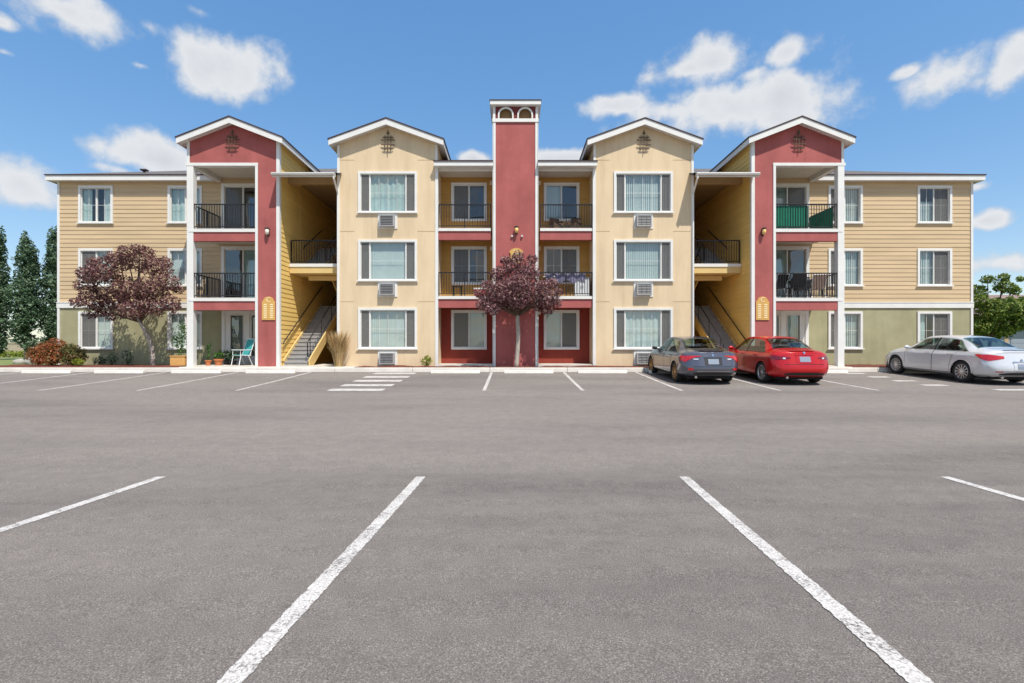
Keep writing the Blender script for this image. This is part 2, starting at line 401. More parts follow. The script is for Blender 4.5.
def window(x0, x1, z0, z1, y, sashes, covers, grid=(2,2), trim=.10, glass='window_glass', sill=True, kind='window', muntin=True):
    """sashes: fractions of the width; covers: per sash 'v' vertical blind, 'g' grey blind, 'c' curtain, 'd' dark, 'h' half-drawn"""
    m = MB(); o = .045
    m.box(x0, x1, y-o, y+.07, z1-trim, z1); m.box(x0, x0+trim, y-o, y+.07, z0+trim, z1-trim)
    m.box(x1-trim, x1, y-o, y+.07, z0+trim, z1-trim); m.box(x0, x1, y-o, y+.07, z0, z0+trim)
    if sill: m.box(x0-.05, x1+.05, y-o-.035, y-o, z0+trim*.15, z0+trim*.65)
    w = m.build(kind, 'white_trim', B)
    ix0, ix1, iz0, iz1 = x0+trim, x1-trim, z0+trim, z1-trim
    fr, gl, mu, bl = MB(), MB(), MB(), MB()
    t = .03; cuts = [ix0]
    for s in sashes: cuts.append(cuts[-1]+s*(ix1-ix0))
    for k, (a, b) in enumerate(zip(cuts, cuts[1:])):
        yy = y+.012+(.022 if k % 2 else 0)
        fr.box(a, b, yy, yy+.045, iz1-t, iz1); fr.box(a, b, yy, yy+.045, iz0, iz0+t)
        fr.box(a, a+t, yy, yy+.045, iz0+t, iz1-t); fr.box(b-t, b, yy, yy+.045, iz0+t, iz1-t)
        gl.face([(a+t,yy+.02,iz0+t),(b-t,yy+.02,iz0+t),(b-t,yy+.02,iz1-t),(a+t,yy+.02,iz1-t)])
        if muntin and grid:
            g = grid[k] if isinstance(grid[0], tuple) else grid
            for i in range(1, g[0]): xx = a+(b-a)*i/g[0]; mu.box(xx-.006, xx+.006, yy+.008, yy+.017, iz0+t, iz1-t)
            for i in range(1, g[1]): zz = iz0+(iz1-iz0)*i/g[1]; mu.box(a+t, b-t, yy+.009, yy+.016, zz-.006, zz+.006)
        c = covers[k]; yb = y+.13
        if c == 'g': sc = MB(); sc.face([(a+t,yy+.006,iz0+t),(b-t,yy+.006,iz0+t),(b-t,yy+.006,iz1-t),(a+t,yy+.006,iz1-t)]); sc.build('insect_screen', 'insect_screen', w)
        if c == 'v': slats(bl, a, b, iz0, iz1, yb, mi=0)
        elif c == 'g': slats(bl, a, b, iz0, iz1, yb, tilt=20, mi=1)
        elif c == 'c': folds(bl, a, b, iz0, iz1, yb, mi=2)
        elif c == 'w': folds(bl, a, b, iz0, iz1, yb, mi=0)
        elif c == 'h': folds(bl, a, a+(b-a)*.55, iz0, iz1, yb, mi=2)
        elif c == 'H': folds(bl, a+(b-a)*.4, b, iz0, iz1, yb, mi=0)
        elif c == 'l': slats(bl, a, b, iz0, iz0+(iz1-iz0)*.62, yb, mi=0)
    fr.build('frame', 'white_trim', w); gl.build('pane', glass, w)
    if mu.f: mu.build('muntin', 'white_trim', w)
    if bl.f: bl.build('blind', ['blind_white','blind_grey','curtain_teal'], w)
    rm = MB(); e = .02; d = .75
    a, b, c, dd = x0+e, x1-e, z0+e, z1-e
    rm.face([(a,y+d,c),(b,y+d,c),(b,y+d,dd),(a,y+d,dd)])
    rm.face([(a,y+.05,c),(a,y+d,c),(a,y+d,dd),(a,y+.05,dd)]); rm.face([(b,y+.05,c),(b,y+d,c),(b,y+d,dd),(b,y+.05,dd)])
    rm.face([(a,y+.05,c),(b,y+.05,c),(b,y+d,c),(a,y+d,c)]); rm.face([(a,y+.05,dd),(b,y+.05,dd),(b,y+d,dd),(a,y+d,dd)])
    rm.build('window_interior', 'room_dark', w)
    return w
def hole(x0, x1, z0, z1, e=.03): return (min(x0,x1)+e, max(x0,x1)-e, z0+e, z1-e)

def railing(pts, z, h=.95, step=.105, posts=True, name='railing', bal=.009):
    m = MB()
    for p, q in zip(pts, pts[1:]):
        p, q = Vector((*p, 0)), Vector((*q, 0)); ln = (q-p).length; n = max(2, int(round(ln/step)))
        m.beam((p.x,p.y,z+h), (q.x,q.y,z+h), .05, .04); m.beam((p.x,p.y,z+.09), (q.x,q.y,z+.09), .03, .03)
        for i in range(n+1):
            c = p+(q-p)*i/n; w = .02 if i in (0, n, n//2) and posts else bal
            m.box(c.x-w, c.x+w, c.y-w, c.y+w, z+(.0 if w > .015 else .09), z+h)
    return m.build(name, 'iron_black', B)

XW, XBO, XBI, XKO, XKI, XC = 20.03, 13.06, 9.41, 7.17, 3.15, .89
YB, YW, YR = -.30, 1.70, 1.05
front = lambda y: (lambda u, o, z: (u, y-o, z))
W_ROWS = [(.63,2.31), (3.38,5.06), (6.13,7.81)]

LEFT_WING_COV = {(0,0):'gv', (0,1):'gv', (0,2):'hH', (1,0):'vv', (1,1):'vc', (1,2):'cv'}
RIGHT_WING_COV = {(0,0):'hg', (0,1):'vg', (0,2):'lg', (1,0):'gv', (1,1):'gv', (1,2):'gv'}
def half(s):
    X = lambda a, b: (min(s*a, s*b), max(s*a, s*b))
    cov = LEFT_WING_COV if s < 0 else RIGHT_WING_COV
    # ---- wing front
    wx = [X(19.11,17.60), X(15.20,13.70)]
    holes = [hole(a, b, z0, z1) for (a, b) in wx for (z0, z1) in W_ROWS]
    dx = X(12.86,11.0); gx = X(12.82,10.55)
    for f in (1, 2): holes.append(hole(dx[0], dx[1], F3[f]-.05, F3[f]+2.44))
    gh = hole(gx[0], gx[1], -.05, 2.32)
    a, b = X(XW, XBI-.02)
    m = MB(); wall_sheet(m, front(YW), a, b, 2.71, 8.2, holes, course=.1855); m.build('siding_wall', 'tan_siding', B)
    m = MB(); wall_sheet(m, front(YW), a, b, -.2, 2.47, [h for h in holes if h[3] < 2.5]+[gh]); m.build('stucco_wall', 'olive_stucco', B)
    m = MB(); m.box(s*(XW+.02), s*13.0, YW-.05, YW+.02, 2.46, 2.71); m.box(s*(XW+.02), s*13.0, YW-.065, YW-.05, 2.68, 2.715)
    m.box(s*XW, s*(XW-.1), YW-.04, YW, -.1, 2.46); m.box(s*XW, s*(XW-.1), YW-.04, YW+.01, 2.72, 8.0)
    m.build('wall_trim', 'white_trim', B)
    # end wall and rear
    side = lambda u, o, z: (s*(XW+o), u, z)
    m = MB(); wall_sheet(m, side, YW, 13, 2.72, 8.2, course=.1855); m.build('siding_wall', 'tan_siding', B)
    m = MB(); wall_sheet(m, side, YW, 13, -.2, 2.72); m.face([(s*XW,13,-.2),(s*XBI,13,-.2),(s*XBI,13,8.2),(s*XW,13,8.2)]); m.build('stucco_wall', 'olive_stucco', B)
    for k, (p, q) in enumerate(wx):
        for f, (z0, z1) in enumerate(W_ROWS):
            c = cov[(k, f)]
            window(p, q, z0, z1, YW, (.5,.5), c, grid=(2,2))
    # sliding doors
    for f in (1, 2):
        window(dx[0], dx[1], F3[f]-.02, F3[f]+2.44, YW, (.5,.5), {(-1,1):'dc', (-1,2):'gd', (1,1):'cd', (1,2):'vg'}[(s,f)], grid=None, trim=.13, glass='door_glass', sill=False, kind='sliding_door')
    # ground-floor patio door with side light
    p, q = gx; m = MB(); y = YW
    dl, dr = X(12.44,11.90); sl, sr = X(11.52,10.75)
    hs = [(dl,dr,.36,2.13), (sl,sr,.36,2.13)]
    wall_sheet(m, front(y-.03), p, q, 0, 2.34, hs)
    m.box(p, p+.14, y-.07, y-.03, 0, 2.34); m.box(q-.14, q, y-.07, y-.03, 0, 2.34); m.box(p+.14, q-.14, y-.07, y-.03, 2.2, 2.34)
    xm0, xm1 = X(11.72,11.60); m.box(xm0, xm1, y-.07, y-.03, 0, 2.2)
    d = m.build('patio_door', 'white_trim', B)
    gl, bl, fr = MB(), MB(), MB()
    for (a2, b2) in ((dl,dr),(sl,sr)):
        gl.face([(a2,y,.36),(b2,y,.36),(b2,y,2.13),(a2,y,2.13)]); slats(bl, a2, b2, .36, 2.13, y+.08, mi=0 if s > 0 else 1)
        fr.box(a2-.03,a2,y-.055,y+.01,.33,2.16); fr.box(b2,b2+.03,y-.055,y+.01,.33,2.16); fr.box(a2,b2,y-.055,y+.01,.33,.36); fr.box(a2,b2,y-.055,y+.01,2.13,2.16)
        bl.face([(a2-.05,y+.3,.3),(b2+.05,y+.3,.3),(b2+.05,y+.3,2.2),(a2-.05,y+.3,2.2)], 2)
    gl.build('pane', 'door_glass', d); bl.build('blind', ['blind_white','blind_grey','room_dark'], d); fr.build('frame', 'white_trim', d)
    hd = MB(); hx = s*11.80; hd.tube([(hx,y-.03,1.0),(hx,y-.09,1.0)], .012); hd.tube([(hx,y-.09,1.0),(hx+.1,y-.09,1.0)], .012); hd.build('handle', 'ac_grey', d)
    # ---- wing eave
    a, b = X(XW+.28, XBO+.02)
    m = MB(); m.box(a, b, 1.40, 1.43, 7.96, 8.17)
    m.box(s*(XW+.28), s*(XW+.25), 1.43, 13.3, 7.96, 8.17); m.box(a, b, 1.43, YW+.05, 7.985, 8.0); m.build('eave_fascia', 'white_trim', B)
    m = MB(); m.box(s*(XW+.31), s*(XBO+.02), 1.37, 1.45, 8.172, 8.215); m.box(s*(XW+.31), s*(XW+.26), 1.45, 13.3, 8.172, 8.215); m.build('roof_edge', 'roof_edge', B)
    # ---- bay front (red): pier and gable
    a, b = X(XBI, 10.245)
    m = MB(); wall_sheet(m, front(YB), a, b, -.15, 7.96)
    m.face([(s*10.245,YB,-.15),(s*10.245,YB+.5,-.15),(s*10.245,YB+.5,7.96),(s*10.245,YB,7.96)])
    xc = s*11.235; a, b = X(XBO, XBI); zk = 9.816; sl_ = .39
    zt = lambda x: zk-.20-abs(x-xc)*sl_
    m.face([(a,YB,7.96),(b,YB,7.96),(b,YB,zt(b)),(xc,YB,zt(xc)),(a,YB,zt(a))])
    m.build('bay_wall', 'red_stucco', B)
    # trims: header line, pier edges, corner board
    m = MB(); p0, p1 = X(XBO+.06, 10.245)
    m.box(p0, p1, YB-.03, YB+.22, 7.955, 8.07); m.box(s*10.25, s*10.35, YB-.03, YB+.14, -.1, 7.96)
    m.box(s*XBI, s*9.51, YB-.03, YB, -.1, zt(s*9.51)-.03); m.box(s*(XBI-.03), s*XBI, YB-.03, YB+.12, -.1, 8.9)
    m.box(s*XBO, s*12.96, YB-.03, YB, 8.07, zt(s*12.96)-.03)
    m.build('wall_trim', 'white_trim', B)
    m = MB(); m.box(s*(XBO+.02), s*12.82, YB-.02, YB+.22, -.1, 7.955); m.build('post', 'white_trim', B, bevel=.012)
    # inner side wall (breezeway) in yellow boards and the lining of the bay side
    side = lambda u, o, z: (s*(XBI-o), u, z)
    m = MB(); wall_sheet(m, side, YB, 7.3, -.2, 9.0, course=.1855); m.build('siding_wall', 'yellow_siding', B)
    m = MB(); m.face([(s*(XBI+.06),YB+.1,-.1),(s*(XBI+.06),YW,-.1),(s*(XBI+.06),YW,8.16),(s*(XBI+.06),YB+.1,8.16)]); m.build('siding_wall', 'tan_siding', B)
    m = MB(); m.face([(s*XBO,YB,7.96),(s*XBO,6,7.96),(s*XBO,6,8.95),(s*XBO,YB,8.95)]); m.build('bay_wall', 'red_stucco', B)
    # ceiling and side beam
    m = MB(); m.face([(a,YB+.1,8.155),(b,YB+.1,8.155),(b,YW+.02,8.155),(a,YW+.02,8.155)]); m.build('balcony_ceiling', 'ceiling_white', B)
    m = MB(); m.box(s*(XBO-.01), s*12.86, YB+.225, YW-.02, 7.965, 8.15); m.build('beam', 'white_trim', B)
    # balcony floors
    for f in (1, 2):
        z = F3[f]; m = MB(); i0, i1 = X(XBO-.06, 10.355)
        m.box(i0, i1, YB+.03, YW-.02, z-.09, z, 1); m.box(i0, i1, YB-.03, YB+.03, z-.145, z-.055); m.box(i0, i1, YB+.0, YB+.03, z-.055, z-.004, 1)
        m.box(i0, i1, YB+.005, YB+.20, z-.50, z-.145, 2); m.box(i0, i1, YB+.2, YW-.02, z-.22, z-.09, 3)
        m.box(s*(XBO-.04), s*12.90, YB+.22, YW-.03, z-.215, z-.145, 2)
        m.build('balcony', ['white_trim','gutter_grey','red_stucco','ceiling_white'], B)
        railing([(s*12.84,YB+.05), (s*10.36,YB+.05)], z-.01, .98)
        railing([(s*12.92,YB+.24), (s*12.92,YW-.03)], z-.01, .98)
    gable_roof(xc, 2.08, zk, sl_, YB-.30, 6.5, YB)
    # ---- cream block
    xk = s*5.16; a, b = X(XKO, XKI); cx = X(6.35, 3.97)
    rows = [(.63,2.33), (3.38,5.08), (6.13,7.83)]
    acs = [(.03,.56), (2.80,3.33), (5.55,6.08)]
    acx = (xk-.30, xk+.30)
    hs = [hole(cx[0], cx[1], *r) for r in rows]
    zk2 = 9.89; sl2 = .362; zt2 = lambda x: zk2-.2-abs(x-xk)*sl2
    m = MB(); wall_sheet(m, front(0), a, b, -.2, 8.6, hs); m.face([(a,0,8.6),(b,0,8.6),(b,0,zt2(b)),(xk,0,zt2(xk)),(a,0,zt2(a))])
    m.face([(s*XKI,0,-.2),(s*XKI,YR+.02,-.2),(s*XKI,YR+.02,9.0),(s*XKI,0,9.0)]); m.build('block_wall', 'cream_stucco', B)
    m = MB(); wall_sheet(m, lambda u, o, z: (s*(XKO+o),u,z), 0, 7.3, -.2, 9.0, course=.1855); m.build('siding_wall', 'yellow_siding', B)
    m = MB(); wall_sheet(m, lambda u, o, z: (s*(XKI-o),u,z), YR-.1, 5, 8.0, 9.02, course=.1855); m.build('siding_wall', 'yellow_siding', B)
    m = MB(); e = .09
    for (u, v) in ((XKO, XKO-.07), (XKI, XKI+e)): m.box(s*u, s*v, -.025, 0, -.1, zt2(s*u)-.05)
    m.box(s*(XKI-.025), s*XKI, -.025, .1, -.1, 7.95); m.box(s*XKO, s*(XKO+.025), -.025, .09, -.1, 8.9)
    m.build('wall_trim', 'white_trim', B)
    m = MB()
    for z in (2.58, 5.42, 8.30):
        for (u, v) in ((a+.08, xk-1.35), (xk+1.2, b-.1)): m.box(u, v, -.004, .01, z-.010, z+.010)
    m.build('stucco_joint', 'joint', B)
    big = {(-1,0):'gvg', (-1,1):'gvg', (-1,2):'gcg', (1,0):'gwg', (1,1):'gvg', (1,2):'gvg'}
    for f, r in enumerate(rows):
        window(cx[0], cx[1], r[0], r[1], 0, (.17,.66,.17), big[(s,f)], grid=((1,1),(1 if f == 1 else 4,2),(1,1)), trim=.09)
    for f, (z0, z1) in enumerate(acs):
        m = MB(); m.box(acx[0]-.09, acx[1]+.09, -.03, .02, z0-.03, z1+.04); m_ = m.build('air_conditioner', 'white_trim', B)
        m = MB(); yo = -.20; m.box(acx[0], acx[1], yo+.02, -.03, z0+.03, z1-.05)
        m.box(acx[0], acx[1], yo, yo+.02, z1-.08, z1-.05); m.box(acx[0], acx[1], yo, yo+.02, z0+.03, z0+.06)
        m.box(acx[0], acx[0]+.05, yo, yo+.02, z0+.06, z1-.08); m.box(acx[1]-.05, acx[1], yo, yo+.02, z0+.06, z1-.08); m.build('casing', 'ac_grey', m_)
        m = MB(); nz = 7
        for i in range(nz):
            z = z0+.065+(z1-z0-.15)*i/(nz-1)
            m.face([(acx[0]+.05,yo+.004,z),(acx[1]-.05,yo+.004,z),(acx[1]-.05,yo+.018,z+.028),(acx[0]+.05,yo+.018,z+.028)])
        for x in (xk-.1, xk+.1): m.box(x-.006, x+.006, yo, yo+.015, z0+.06, z1-.08)
        m.build('grille', 'grille_grey', m_)
        m = MB(); m.face([(acx[0]+.05,yo+.019,z0+.06),(acx[1]-.05,yo+.019,z0+.06),(acx[1]-.05,yo+.019,z1-.08),(acx[0]+.05,yo+.019,z1-.08)]); m.build('vent', 'ac_dark', m_)
    gable_roof(xk, 2.29, zk2, sl2, -.30, 5.2, 0)
    # ornaments
    for (x, y, z) in ((s*11.25, YB, 8.90), (xk+.02, 0, 9.0)):
        m = MB(); y -= .06; t = .011
        m.box(x-t, x+t, y-t, y+t, z-.45, z+.40)
        m.prism([(x-.06,y,z+.34),(x+.06,y,z+.34),(x,y,z+.50)], (0,.03,0))
        for dx_ in (-.12, .12): m.box(x+dx_-t, x+dx_+t, y-t, y+t, z-.30, z+.28)
        for (zz, w) in ((.20,.17), (.09,.24), (-.10,.24), (-.27,.17)):
            m.box(x-w, x+w, y-t-.004, y+t+.004, z+zz-.013, z+zz+.013)
            for q in (-1, 1): m.prism([(x+q*w,y,z+zz-.028),(x+q*w,y,z+zz+.028),(x+q*(w+.05),y,z+zz)], (0,.02,0))
        for dx_ in (-.12,.12):
            for zz in (.2,-.27): m.tube([(x+dx_,y,z+zz),(x+dx_,y+.075,z+zz)], .012)
        m.build('gable_ornament', 'ornament_iron', B)
    # ---- recess balconies
    a, b = X(XKI, XC)
    wx2 = X(2.72, 1.21); rw = [(.64,2.32), (3.39,5.02), (6.09,7.72)]
    hs = [hole(wx2[0], wx2[1], *r) for r in rw]
    m = MB(); wall_sheet(m, front(YR), a, b, 2.6, 8.0, hs, course=.1855); m.build('siding_wall', 'shaded_tan_siding', B)
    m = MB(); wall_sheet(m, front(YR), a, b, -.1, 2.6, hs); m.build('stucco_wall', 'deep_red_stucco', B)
    rc = {(-1,0):'gv', (-1,1):'gd', (-1,2):'gd', (1,0):'vg', (1,1):'dg', (1,2):'vd'}
    for f, r in enumerate(rw):
        window(wx2[0], wx2[1], r[0], r[1], YR, (.5,.5), rc[(s,f)], grid=(2,2), trim=.09, muntin=(f == 1), sill=False)
        lx = s*1.02; z = r[1]-.02 if f == 2 else r[1]-.1
        m = MB(); m.box(lx-.05, lx+.05, YR-.1, YR, z-.09, z+.09); m.build('porch_light', 'lamp_white', B, bevel=.02)
    for f in (1, 2):
        z = FC[f]; m = MB(); i0, i1 = X(XKI-.03, XC+.11)
        m.box(i0, i1, .09, YR-.02, z-.1, z-.002, 1); m.box(i0, i1, .02, .09, z-.13, z-.04); m.box(i0, i1, .05, .09, z-.04, z-.004, 1)
        m.box(i0, i1, .06, .24, z-.48, z-.13, 2); m.box(i0, i1, .24, YR-.02, z-.22, z-.1, 3)
        m.build('balcony', ['white_trim','gutter_grey','red_stucco','ceiling_white'], B)
        railing([(s*3.11,.09), (s*(XC+.12),.09)], z, .95)
    m = MB(); m.box(s*(XKI-.01), s*(XC+.01), .04, YR-.01, -.2, .05); m.box(s*(XKI-.01), s*(XC+.01), .01, .04, -.1, .03); m.build('patio_slab', 'concrete', B)
    # recess roof edge
    m = MB(); i0, i1 = X(XKI+.11, XC); m.box(i0, i1, -.25, -.22, 7.985, 8.15); m.box(i0, i1, -.22, .12, 7.97, 7.984); m.box(s*(XKI-.01), s*XC, .12, .2, 7.90, 7.97); m.build('eave_fascia', 'white_trim', B)
    m = MB(); m.box(s*(XKI-.01), s*(XC+.01), .2, YR-.01, 7.95, 7.965); m.build('balcony_ceiling', 'ceiling_white', B)
    m = MB(); m.box(s*(XKI+.13), s*XC, -.28, -.2, 8.152, 8.19); m.build('roof_edge', 'roof_edge', B)
    m = MB(); k = 2.24/5.86; q = XC+.005
    m.face([(s*(XKI+.1),-.26,8.18),(s*q,-.26,8.18),(s*q,1.5,8.18+1.76*k),(s*(XKI+.1),1.5,8.18+1.76*k)]); m.face([(s*(XKI+.1),1.5,8.18+1.76*k),(0,1.5,8.18+1.76*k),(0,5.6,10.42),(s*(XKI+.1),5.6,10.42)]); m.build('roof', 'shingle', B)
    # ---- breezeway canopy, gutter, downspout
    i0, i1 = X(9.47, 7.02)
    m = MB(); m.box(i0, i1, -.74, -.70, 7.37, 7.50); m.face([(i0,-.7,7.45),(i1,-.7,7.45),(i1,.6,7.90),(i0,.6,7.90)]); m.build('eave_fascia', 'white_trim', B)
    m = MB(); prof = [(0,0),(.02,.10),(-.11,.10),(-.12,.06),(-.10,0)]
    m.prism([(i0,-.742+p,7.41+q) for p, q in prof], (i1-i0,0,0)); m.build('gutter', 'gutter_grey', B)
    m = MB(); m.face([(i0,-.76,7.52),(i1,-.76,7.52),(i1,3.6,9.0),(i0,3.6,9.0)]); m.face([(s*XBI,-.3,7.62),(s*XBI,3.6,9.16),(s*XBI,3.6,9.2),(s*XBI,-.3,7.66)]); m.build('roof', 'shingle', B)
    m = MB(); m.tube([(s*7.06,-.80,7.40),(s*7.06,-.80,7.30),(s*7.16,-.10,6.98),(s*7.16,-.05,6.9),(s*7.16,-.05,.1),(s*7.16,-.16,.0)], .036, 8); m.build('downspout', 'white_trim', B)
    m = MB(); m.box(s*9.385, s*7.19, .5, .7, 7.51, 7.86); m.build('beam', 'soffit_tan', B)
    m = MB(); m.box(s*9.385, s*7.19, .7, 7.3, 7.86, 7.92); m.build('breezeway_ceiling', 'soffit_tan', B)
    m = MB(); wall_sheet(m, front(7.3), *X(XBI,XKO), -.2, 8.2, course=.1855); m.build('siding_wall', 'yellow_siding', B)
    for f in (0, 1, 2):
        z = F3[f]; m = MB(); m.box(s*8.2, s*7.3, 7.22, 7.28, z, z+2.1); d = m.build('door', 'vent_brown', B)
        m = MB(); m.box(s*8.3, s*8.2, 7.2, 7.28, z, z+2.1); m.box(s*7.3, s*7.2, 7.2, 7.28, z, z+2.1); m.box(s*8.3, s*7.2, 7.2, 7.28, z+2.1, z+2.2); m.build('frame', 'white_trim', d)
        m = MB(); m.tube([(s*8.1,7.22,z+1),(s*8.1,7.14,z+1)], .025); m.build('handle', 'ac_grey', d)
    # walkways and landing
    m = MB()
    for z in (F3[1], F3[2]): m.box(s*9.38, s*7.2, 4.0, 7.2, z-.2, z)
    m.build('breezeway_floor', 'stair_concrete', B)
    zl = 4.22
    m = MB(); m.box(s*9.385, s*7.19, .62, 1.9, zl-.12, zl, 1); m.box(s*9.385, s*7.19, .60, .66, zl-.40, zl-.14, 0); m.box(s*9.385, s*7.19, .57, .62, zl-.14, zl-.01, 1)
    m.box(s*8.85, s*7.19, 1.2, 1.35, zl-.62, zl-.42, 0); m.box(s*9.385, s*7.19, .7, 1.9, zl-.40, zl-.13, 0)
    m.beam((s*7.25,1.27,zl-.6), (s*7.25,.7,zl-1.25), .08, .09, up=(1,0,0))
    m.build('landing', ['stringer_yellow','white_trim'], B)
    railing([(s*9.34,.66), (s*7.22,.66)], zl, .97)
    # stairs: three flights
    flights = [((s*9.36, s*8.38), -.08, 0.0, 3.95, F3[1], 16), ((s*8.20, s*7.24), 4.0, F3[1], 1.9, zl, 9), ((s*9.36, s*8.38), 1.9, zl, 4.0, F3[2], 8)]
    for i, ((xa, xb), y0, z0, y1, z1, n) in enumerate(flights):
        m = MB(); st = MB(); hr = MB(); run = (y1-y0)/n; rise = (z1-z0)/n
        for k in range(n):
            ya, za = y0+run*k, z0+rise*k
            m.box(xa, xb, ya, ya+run*1.12, za+rise-.055, za+rise); m.box(xa, xb, ya+run*.10, ya+run*.16, za, za+rise-.055)
        sw = m.build('stair_flight', 'stair_concrete', B)
        for x in (xa-s*.0 if i != 1 else xa+s*.02, xb-s*.05):
            st.prism([(x,y0,z0-.02),(x,y0,z0+.24),(x,y1,z1+.16),(x,y1,z1-.28),(x,y0+run*1.5,z0-.02)], (-s*.05,0,0))
        st.build('stringer', 'stringer_yellow', sw)
        a_, b_ = Vector((0,y0,z0)), Vector((0,y1,z1))
        xi = xb-s*.02 if i != 1 else xa
        xwall = s*9.32 if i != 1 else s*7.27
        hr.tube([(xwall,y0-.05,z0+.86),(xwall,y0,z0+.95),(xwall,y1,z1+.95)], .024, 6)
        for t in (.1,.5,.9): p = a_.lerp(b_, t); hr.tube([(xwall,p.y,p.z+.93),(xwall+s*.06,p.y,p.z+.88)], .012, 5)
        hr.tube([(xi,y0+.1,z0+.34),(xi,y0-.02,z0+.36),(xi,y0-.02,z0+.88),(xi,y0+.05,z0+.98),(xi,y1,z1+.95)], .022, 6)
        for t in (.06,.36,.66,.96): p = a_.lerp(b_, t); hr.tube([(xi,p.y,p.z+.05),(xi,p.y,p.z+.97)], .016, 5); hr.box(xi-.05,xi+.05,p.y-.05,p.y+.05,p.z+.05,p.z+.12)
        hr.tube([(xi,y0+.1,z0+.34),(xi,y1,z1+.35)], .012, 5)
        hr.build('handrail', 'iron_black', sw)
    # lamp on the pier
    lamp(s*9.83, YB, 5.32, 'lamp_white' if s < 0 else 'lamp_amber')

def lamp(x, y, z, gm):
    m = MB(); m.box(x-.05, x+.05, y-.02, y+.01, z-.16, z+.12); m.box(x-.035, x+.035, y-.10, y-.02, z+.10, z+.13)
    m.lathe([(.005,.17),(.085,.13),(.085,.09),(.005,.09)], (x,y-.12,z), n=14)
    lm = m.build('wall_lamp', 'lamp_dark', B)
    m = MB(); m.lathe([(.005,.09),(.07,.088),(.075,-.02),(.055,-.11),(.005,-.13)], (x,y-.12,z), n=14); m.build('lamp_glass', gm, lm, smooth=True)

def gable_roof(xc, hw, zk, sl, yf, yb, ywall):
    """hw: half width with overhang. white rake boards in front, shingles on top, soffit below, eave boards at the sides"""
    zt = lambda x: zk-abs(x-xc)*sl
    m = MB(); w = MB(); e = MB(); g = MB()
    for q in (-1, 1):
        xe = xc+q*hw; ze = zt(xe)
        m.face([(xc,yf-.02,zk+.004),(xe+q*.03,yf-.02,ze-.008),(xe+q*.03,yb,ze-.008),(xc,yb,zk+.004)])
        e.prism([(xc,yf-.025,zk),(xe+q*.035,yf-.025,ze-.013),(xe+q*.035,yf-.025,ze-.055),(xc,yf-.025,zk-.042)], (0,.05,0))
        e.prism([(xe+q*.0,yf+.03,ze-.012),(xe+q*.035,yf+.03,ze-.02),(xe+q*.035,yf+.03,ze-.055),(xe,yf+.03,ze-.05)], (0,yb-yf-.03,0))
        w.prism([(xc,yf,zk-.046),(xe,yf,ze-.046),(xe,yf,ze-.27),(xc,yf,zk-.28)], (0,.035,0))
        w.box(xe-q*.03, xe, yf+.037, yb, ze-.26, ze-.05)
        g.face([(xc,yf+.03,zk-.215),(xe,yf+.03,ze-.215),(xe,yb,ze-.215),(xc,yb,zk-.215)])
    m.build('roof', 'shingle', B); e.build('roof_edge', 'roof_edge', B); w.build('rake_board', 'white_trim', B); g.build('soffit', 'white_trim', B)

half(-1); half(1)

